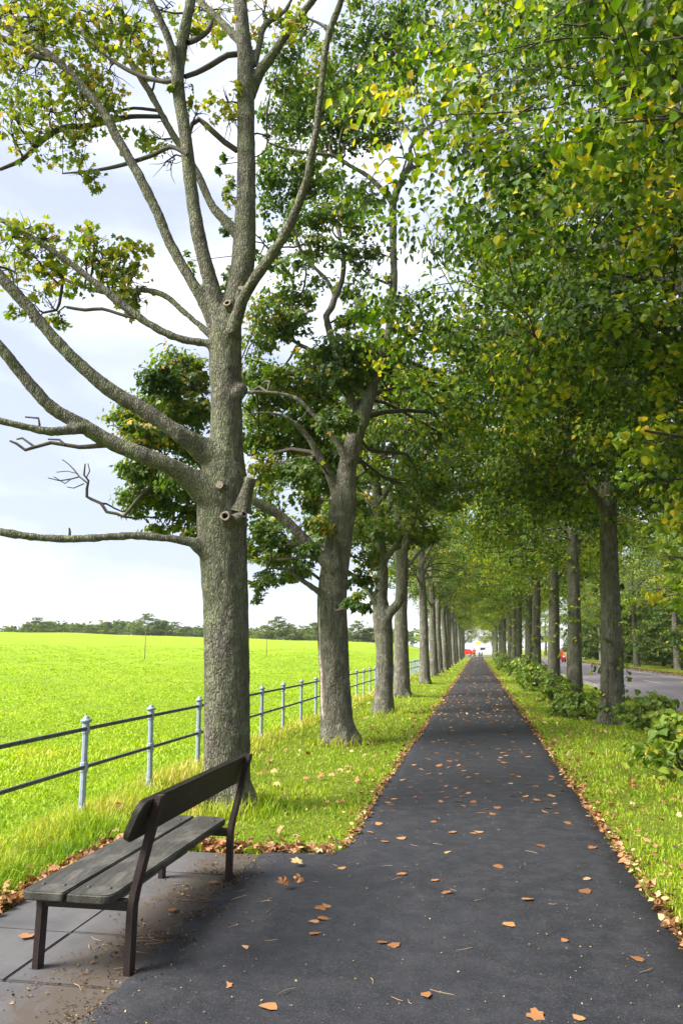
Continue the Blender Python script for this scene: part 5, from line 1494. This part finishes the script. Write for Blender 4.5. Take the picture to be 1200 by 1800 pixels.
litter('leaf_drift', 'brown leaves gathered along the far kerb of the road', 11.75 + gl.normal(0, .35, n), y, gl.uniform(.11, .14, n), gl.uniform(.07, .14, n), .35, .2, QU, M['fallen'], .3)

# crumbs, twigs and grit
n = 9000
x = np.where(gl.random(n) < .55, gl.normal(-1.95, .20, n), gl.normal(-1.77, .07, n)); y = gl.uniform(3.0, 6.4, n)
den = np.array([mnoise.noise((float(p)*3.2, float(q)*3.2, 8)) for p, q in zip(x, y)]) > gl.uniform(-.35, .55, n)
litter('soil_crumbs', 'crumbs of soil and plant debris under the bench', x[den], y[den], np.where(x[den] > -1.8, .010, .002), gl.uniform(.004, .017, den.sum()) * np.where(gl.random(den.sum()) < .06, 2.0, 1.0), .38, .28, QU, M['debris'], .4)
n = 1100
y = 3.3 * (14 / 3.3) ** gl.random(n)
a, b = path_edges(y)
x = a + (b - a) * gl.random(n)
litter('path_crumbs', 'tiny pale scraps of leaf and grit on the near asphalt', x, y, np.full(n, .014), gl.uniform(.005, .016, n), .75, .22, QU, M['debris'], .4)
st = Tubes()
for i in range(90):
    if i < 50: p = np.array([gl.normal(-1.9, .18), gl.uniform(3.8, 5.6), .008])
    else: p = np.array([gl.uniform(-1.5, .9), 3.3 * (9/3.3) ** gl.random(), .016])
    d = gl.normal(size=3) * np.array([1, 1, .05]); d /= np.linalg.norm(d); ln = gl.uniform(.03, .12)
    st.add(np.array([(*p, .0018), (*(p + d*ln*.5 + gl.normal(size=3)*np.array([.008, .008, .002])), .0022), (*(p + d*ln), .0012)]), 4)
tm = st.mesh('twig_scraps')
tag(obj('twig_scraps', tm, plain('dry_stalk', (0.24, 0.16, 0.09), .8)), 'dry stalks and twig scraps on the paving around the bench', 'twigs', kind='stuff')

# ------------------------------------------------------------------ poles in the field
for (x, y, h, lab) in ((-24.0, 54.0, 2.1, 'thin bare pole standing in the field left of the big sycamore'), (-17.0, 62.0, 1.5, 'short thin pole in the field between the first two sycamores')):
    z = float(gh(x, y))
    o = obj('field_pole', lathe('field_pole', [(.035, -.3), (.032, 0), (.028, h*.5), (.022, h), (.001, h + .01)], 8), M['post_wood'], None, (x, y, z))
    tag(o, lab, 'pole')

# ------------------------------------------------------------------ far end: cars, walker, bollards, sign
def car(name, loc, rz, paint, label, van=False):
    c = empty(name, loc, rz)
    tag(c, label, 'van' if van else 'car')
    if van: prof = [(-2.4, .35), (-2.45, .9), (-2.4, 1.9), (-2.2, 2.05), (.9, 2.05), (1.25, 1.95), (1.75, 1.25), (2.35, 1.05), (2.45, .7), (2.4, .35)]
    else: prof = [(-2.05, .38), (-2.1, .75), (-1.95, .95), (-1.55, 1.38), (-.9, 1.48), (.2, 1.46), (.95, 1.0), (1.85, .82), (2.08, .62), (2.05, .35)]
    bm = bmesh.new()
    rings = []
    for sx_, ins in ((-.86, 0), (-.80, .05), (.80, .05), (.86, 0)):
        rings.append([bm.verts.new((sx_ if z < 1.0 or abs(sx_) > .85 and z < 1.0 else sx_ * .86, y_, z + (.02 if ins else 0))) for y_, z in prof])
    for a_, b_ in zip(rings[:-1], rings[1:]):
        for i in range(len(prof)):
            j = (i + 1) % len(prof)
            bm.faces.new([a_[i], a_[j], b_[j], b_[i]])
    bm.faces.new(rings[0][::-1]); bm.faces.new(rings[-1])
    bmesh.ops.recalc_face_normals(bm, faces=bm.faces[:])
    obj('body', bm_mesh('body', bm, False), paint, c)
    zt, zb = (1.75, 1.2) if van else (1.36, 1.0)
    for s_ in (-1, 1):
        for y0, y1 in (((.25, 1.2),) if van else ((-1.35, -.45), (-.38, .45))):
            x_ = s_ * (.755 if not van else .755)
            bm = bmesh.new(); add_box(bm, min(x_, x_ + s_*.02), max(x_, x_ + s_*.02), y0, y1, zb, zt)
            obj('window', bm_mesh('window', bm), M['glass_dark'], c)
    for y_ in (-1.35, 1.35):
        for s_ in (-1, 1):
            w = obj('wheel', lathe('wheel', [(.001, -.09), (.30, -.09), (.33, -.06), (.33, .06), (.30, .09), (.001, .09)], 16), M['tyre'], c, (s_*.80, y_, .33))
            w.rotation_euler = (0, math.pi/2, 0)
            obj('rim', lathe('rim', [(.001, .096), (.19, .10), (.20, .085), (.21, -.085), (.19, -.10), (.001, -.096)], 12), M['rim'], w)
    for s_ in (-1, 1):
        bm = bmesh.new(); add_box(bm, s_*.62 - .13, s_*.62 + .13, 2.02 if not van else 2.40, 2.10 if not van else 2.47, .60, .75)
        obj('headlight', bm_mesh('headlight', bm), M['lamp_clear'], c)
        bm = bmesh.new(); add_box(bm, s_*.64 - .11, s_*.64 + .11, -2.12 if not van else -2.47, -2.04 if not van else -2.40, .72, .9)
        obj('tail_light', bm_mesh('tail_light', bm), M['lamp_red'], c)
car('parked_car', (-2.9, 163, .05), R(90), M['car_red'], 'red car on the crossing road beyond the end of the path')
car('parked_van', (1.9, 165.5, .05), R(88), M['car_white'], 'white van on the crossing road beyond the end of the path', True)
car('road_car', (9.7, 100, .03), R(180), M['car_red'], 'red car on the road glimpsed between the lime trunks')
car('parked_van', (18.6, 66, .10), R(20), M['car_blue'], 'blue van parked beyond the trees across the road', True)

def person(loc, rz, label):
    p = empty('person', loc, rz)
    tag(p, label, 'person')
    def skin(name, verts, edges, radii, mat_, sub=1):
        me = bpy.data.meshes.new(name)
        me.from_pydata(verts, edges, [])
        o = bpy.data.objects.new(name, me); COL.objects.link(o)
        o.modifiers.new('s', 'SKIN')
        for i, r in enumerate(radii): me.skin_vertices[0].data[i].radius = r
        me.skin_vertices[0].data[0].use_root = True
        sb = o.modifiers.new('u', 'SUBSURF'); sb.levels = sub; sb.render_levels = sub
        out = bpy.data.meshes.new_from_object(o.evaluated_get(bpy.context.evaluated_depsgraph_get()))
        bpy.data.objects.remove(o)
        out.polygons.foreach_set('use_smooth', np.full(len(out.polygons), True))
        return obj(name, out, mat_, p)
    body_v = [(0,0,.93),(0,0,1.15),(0,0,1.38),(0,.01,1.50),(0,.02,1.60),(0,.03,1.72),(-.20,0,1.40),(-.26,.03,1.12),(-.24,.14,.90),(-.24,.18,.82),(.20,0,1.40),(.26,-.03,1.12),(.25,.05,.90),(.25,.09,.82),(-.10,0,.86),(-.11,.12,.47),(-.11,-.02,.09),(-.11,.12,.04),(.10,0,.86),(.11,-.06,.47),(.11,-.26,.12),(.11,-.16,.03)]
    body_e = [(0,1),(1,2),(2,3),(3,4),(4,5),(2,6),(6,7),(7,8),(8,9),(2,10),(10,11),(11,12),(12,13),(0,14),(14,15),(15,16),(16,17),(0,18),(18,19),(19,20),(20,21)]
    rad = [(.14,.10),(.13,.09),(.15,.10),(.055,.055),(.085,.10),(.075,.085),(.06,.06),(.045,.045),(.035,.035),(.04,.025),(.06,.06),(.045,.045),(.035,.035),(.04,.025),(.085,.085),(.06,.06),(.04,.04),(.04,.03),(.085,.085),(.06,.06),(.04,.04),(.04,.03)]
    skin('body', body_v, body_e, rad, M['skin'])
    jv = body_v[0:3] + [(0,.01,1.46)] + body_v[6:9] + body_v[10:13]
    je = [(0,1),(1,2),(2,3),(2,4),(4,5),(5,6),(2,7),(7,8),(8,9)]
    skin('jacket', jv, je, [(.18,.13),(.17,.13),(.19,.13),(.08,.08),(.085,.085),(.07,.07),(.055,.055),(.085,.085),(.07,.07),(.055,.055)], M['jacket'])
    tv = [body_v[0]] + body_v[14:17] + body_v[18:21]
    skin('trousers', tv, [(0,1),(1,2),(2,3),(0,4),(4,5),(5,6)], [(.16,.12),(.105,.105),(.08,.08),(.06,.06),(.105,.105),(.08,.08),(.06,.06)], M['trousers'])
    hair = lathe('hair', [(.001, 1.80), (.06, 1.79), (.095, 1.75), (.10, 1.69), (.085, 1.66)], 12)
    obj('hair', hair, M['iron_dark'], p, (0, .015, 0))
person((-.55, 146, .0), R(180), 'distant person in a red jacket walking on the path')
for i, x in enumerate((.35, .95)):
    o = obj('bollard', lathe('bollard', [(.07, -.1), (.07, .75), (.09, .77), (.09, .82), (.06, .85), (.07, .90), (.05, .96), (.001, .98)], 12), M['iron_dark'], None, (x, 157.6, 0))
    tag(o, ('dark bollard nearer the middle of the path end', 'dark bollard at the right side of the path end')[i], 'bollard', 'bollards at the path end')
sg = empty('road_sign', (.3, 173.5, .05)); tag(sg, 'yellow road sign on a post beyond the end of the path', 'sign')
obj('pole', lathe('pole', [(.04, -.2), (.04, 3.1), (.001, 3.12)], 8), M['steel'], sg)
obj('panel', box_mesh('panel', -.55, .55, -.03, .0, 2.45, 3.05, .008), M['sign_yellow'], sg, (0, -.045, 0))

# ------------------------------------------------------------------ air
bm = bmesh.new(); add_box(bm, -420, 330, -60, 520, -14, 24)
hm, ht = new_mat('haze_air')
pv = ht.nodes.new('ShaderNodeVolumePrincipled')
pv.inputs['Color'].default_value = (0.90, 0.94, 1.0, 1)
pv.inputs['Density'].default_value = 0.0002
ho = ht.nodes.new('ShaderNodeOutputMaterial')
ht.links.new(pv.outputs[0], ho.inputs['Volume'])
tag(obj('haze', bm_mesh('haze', bm), hm), 'thin pale haze over the field and avenue', 'haze', kind='stuff')
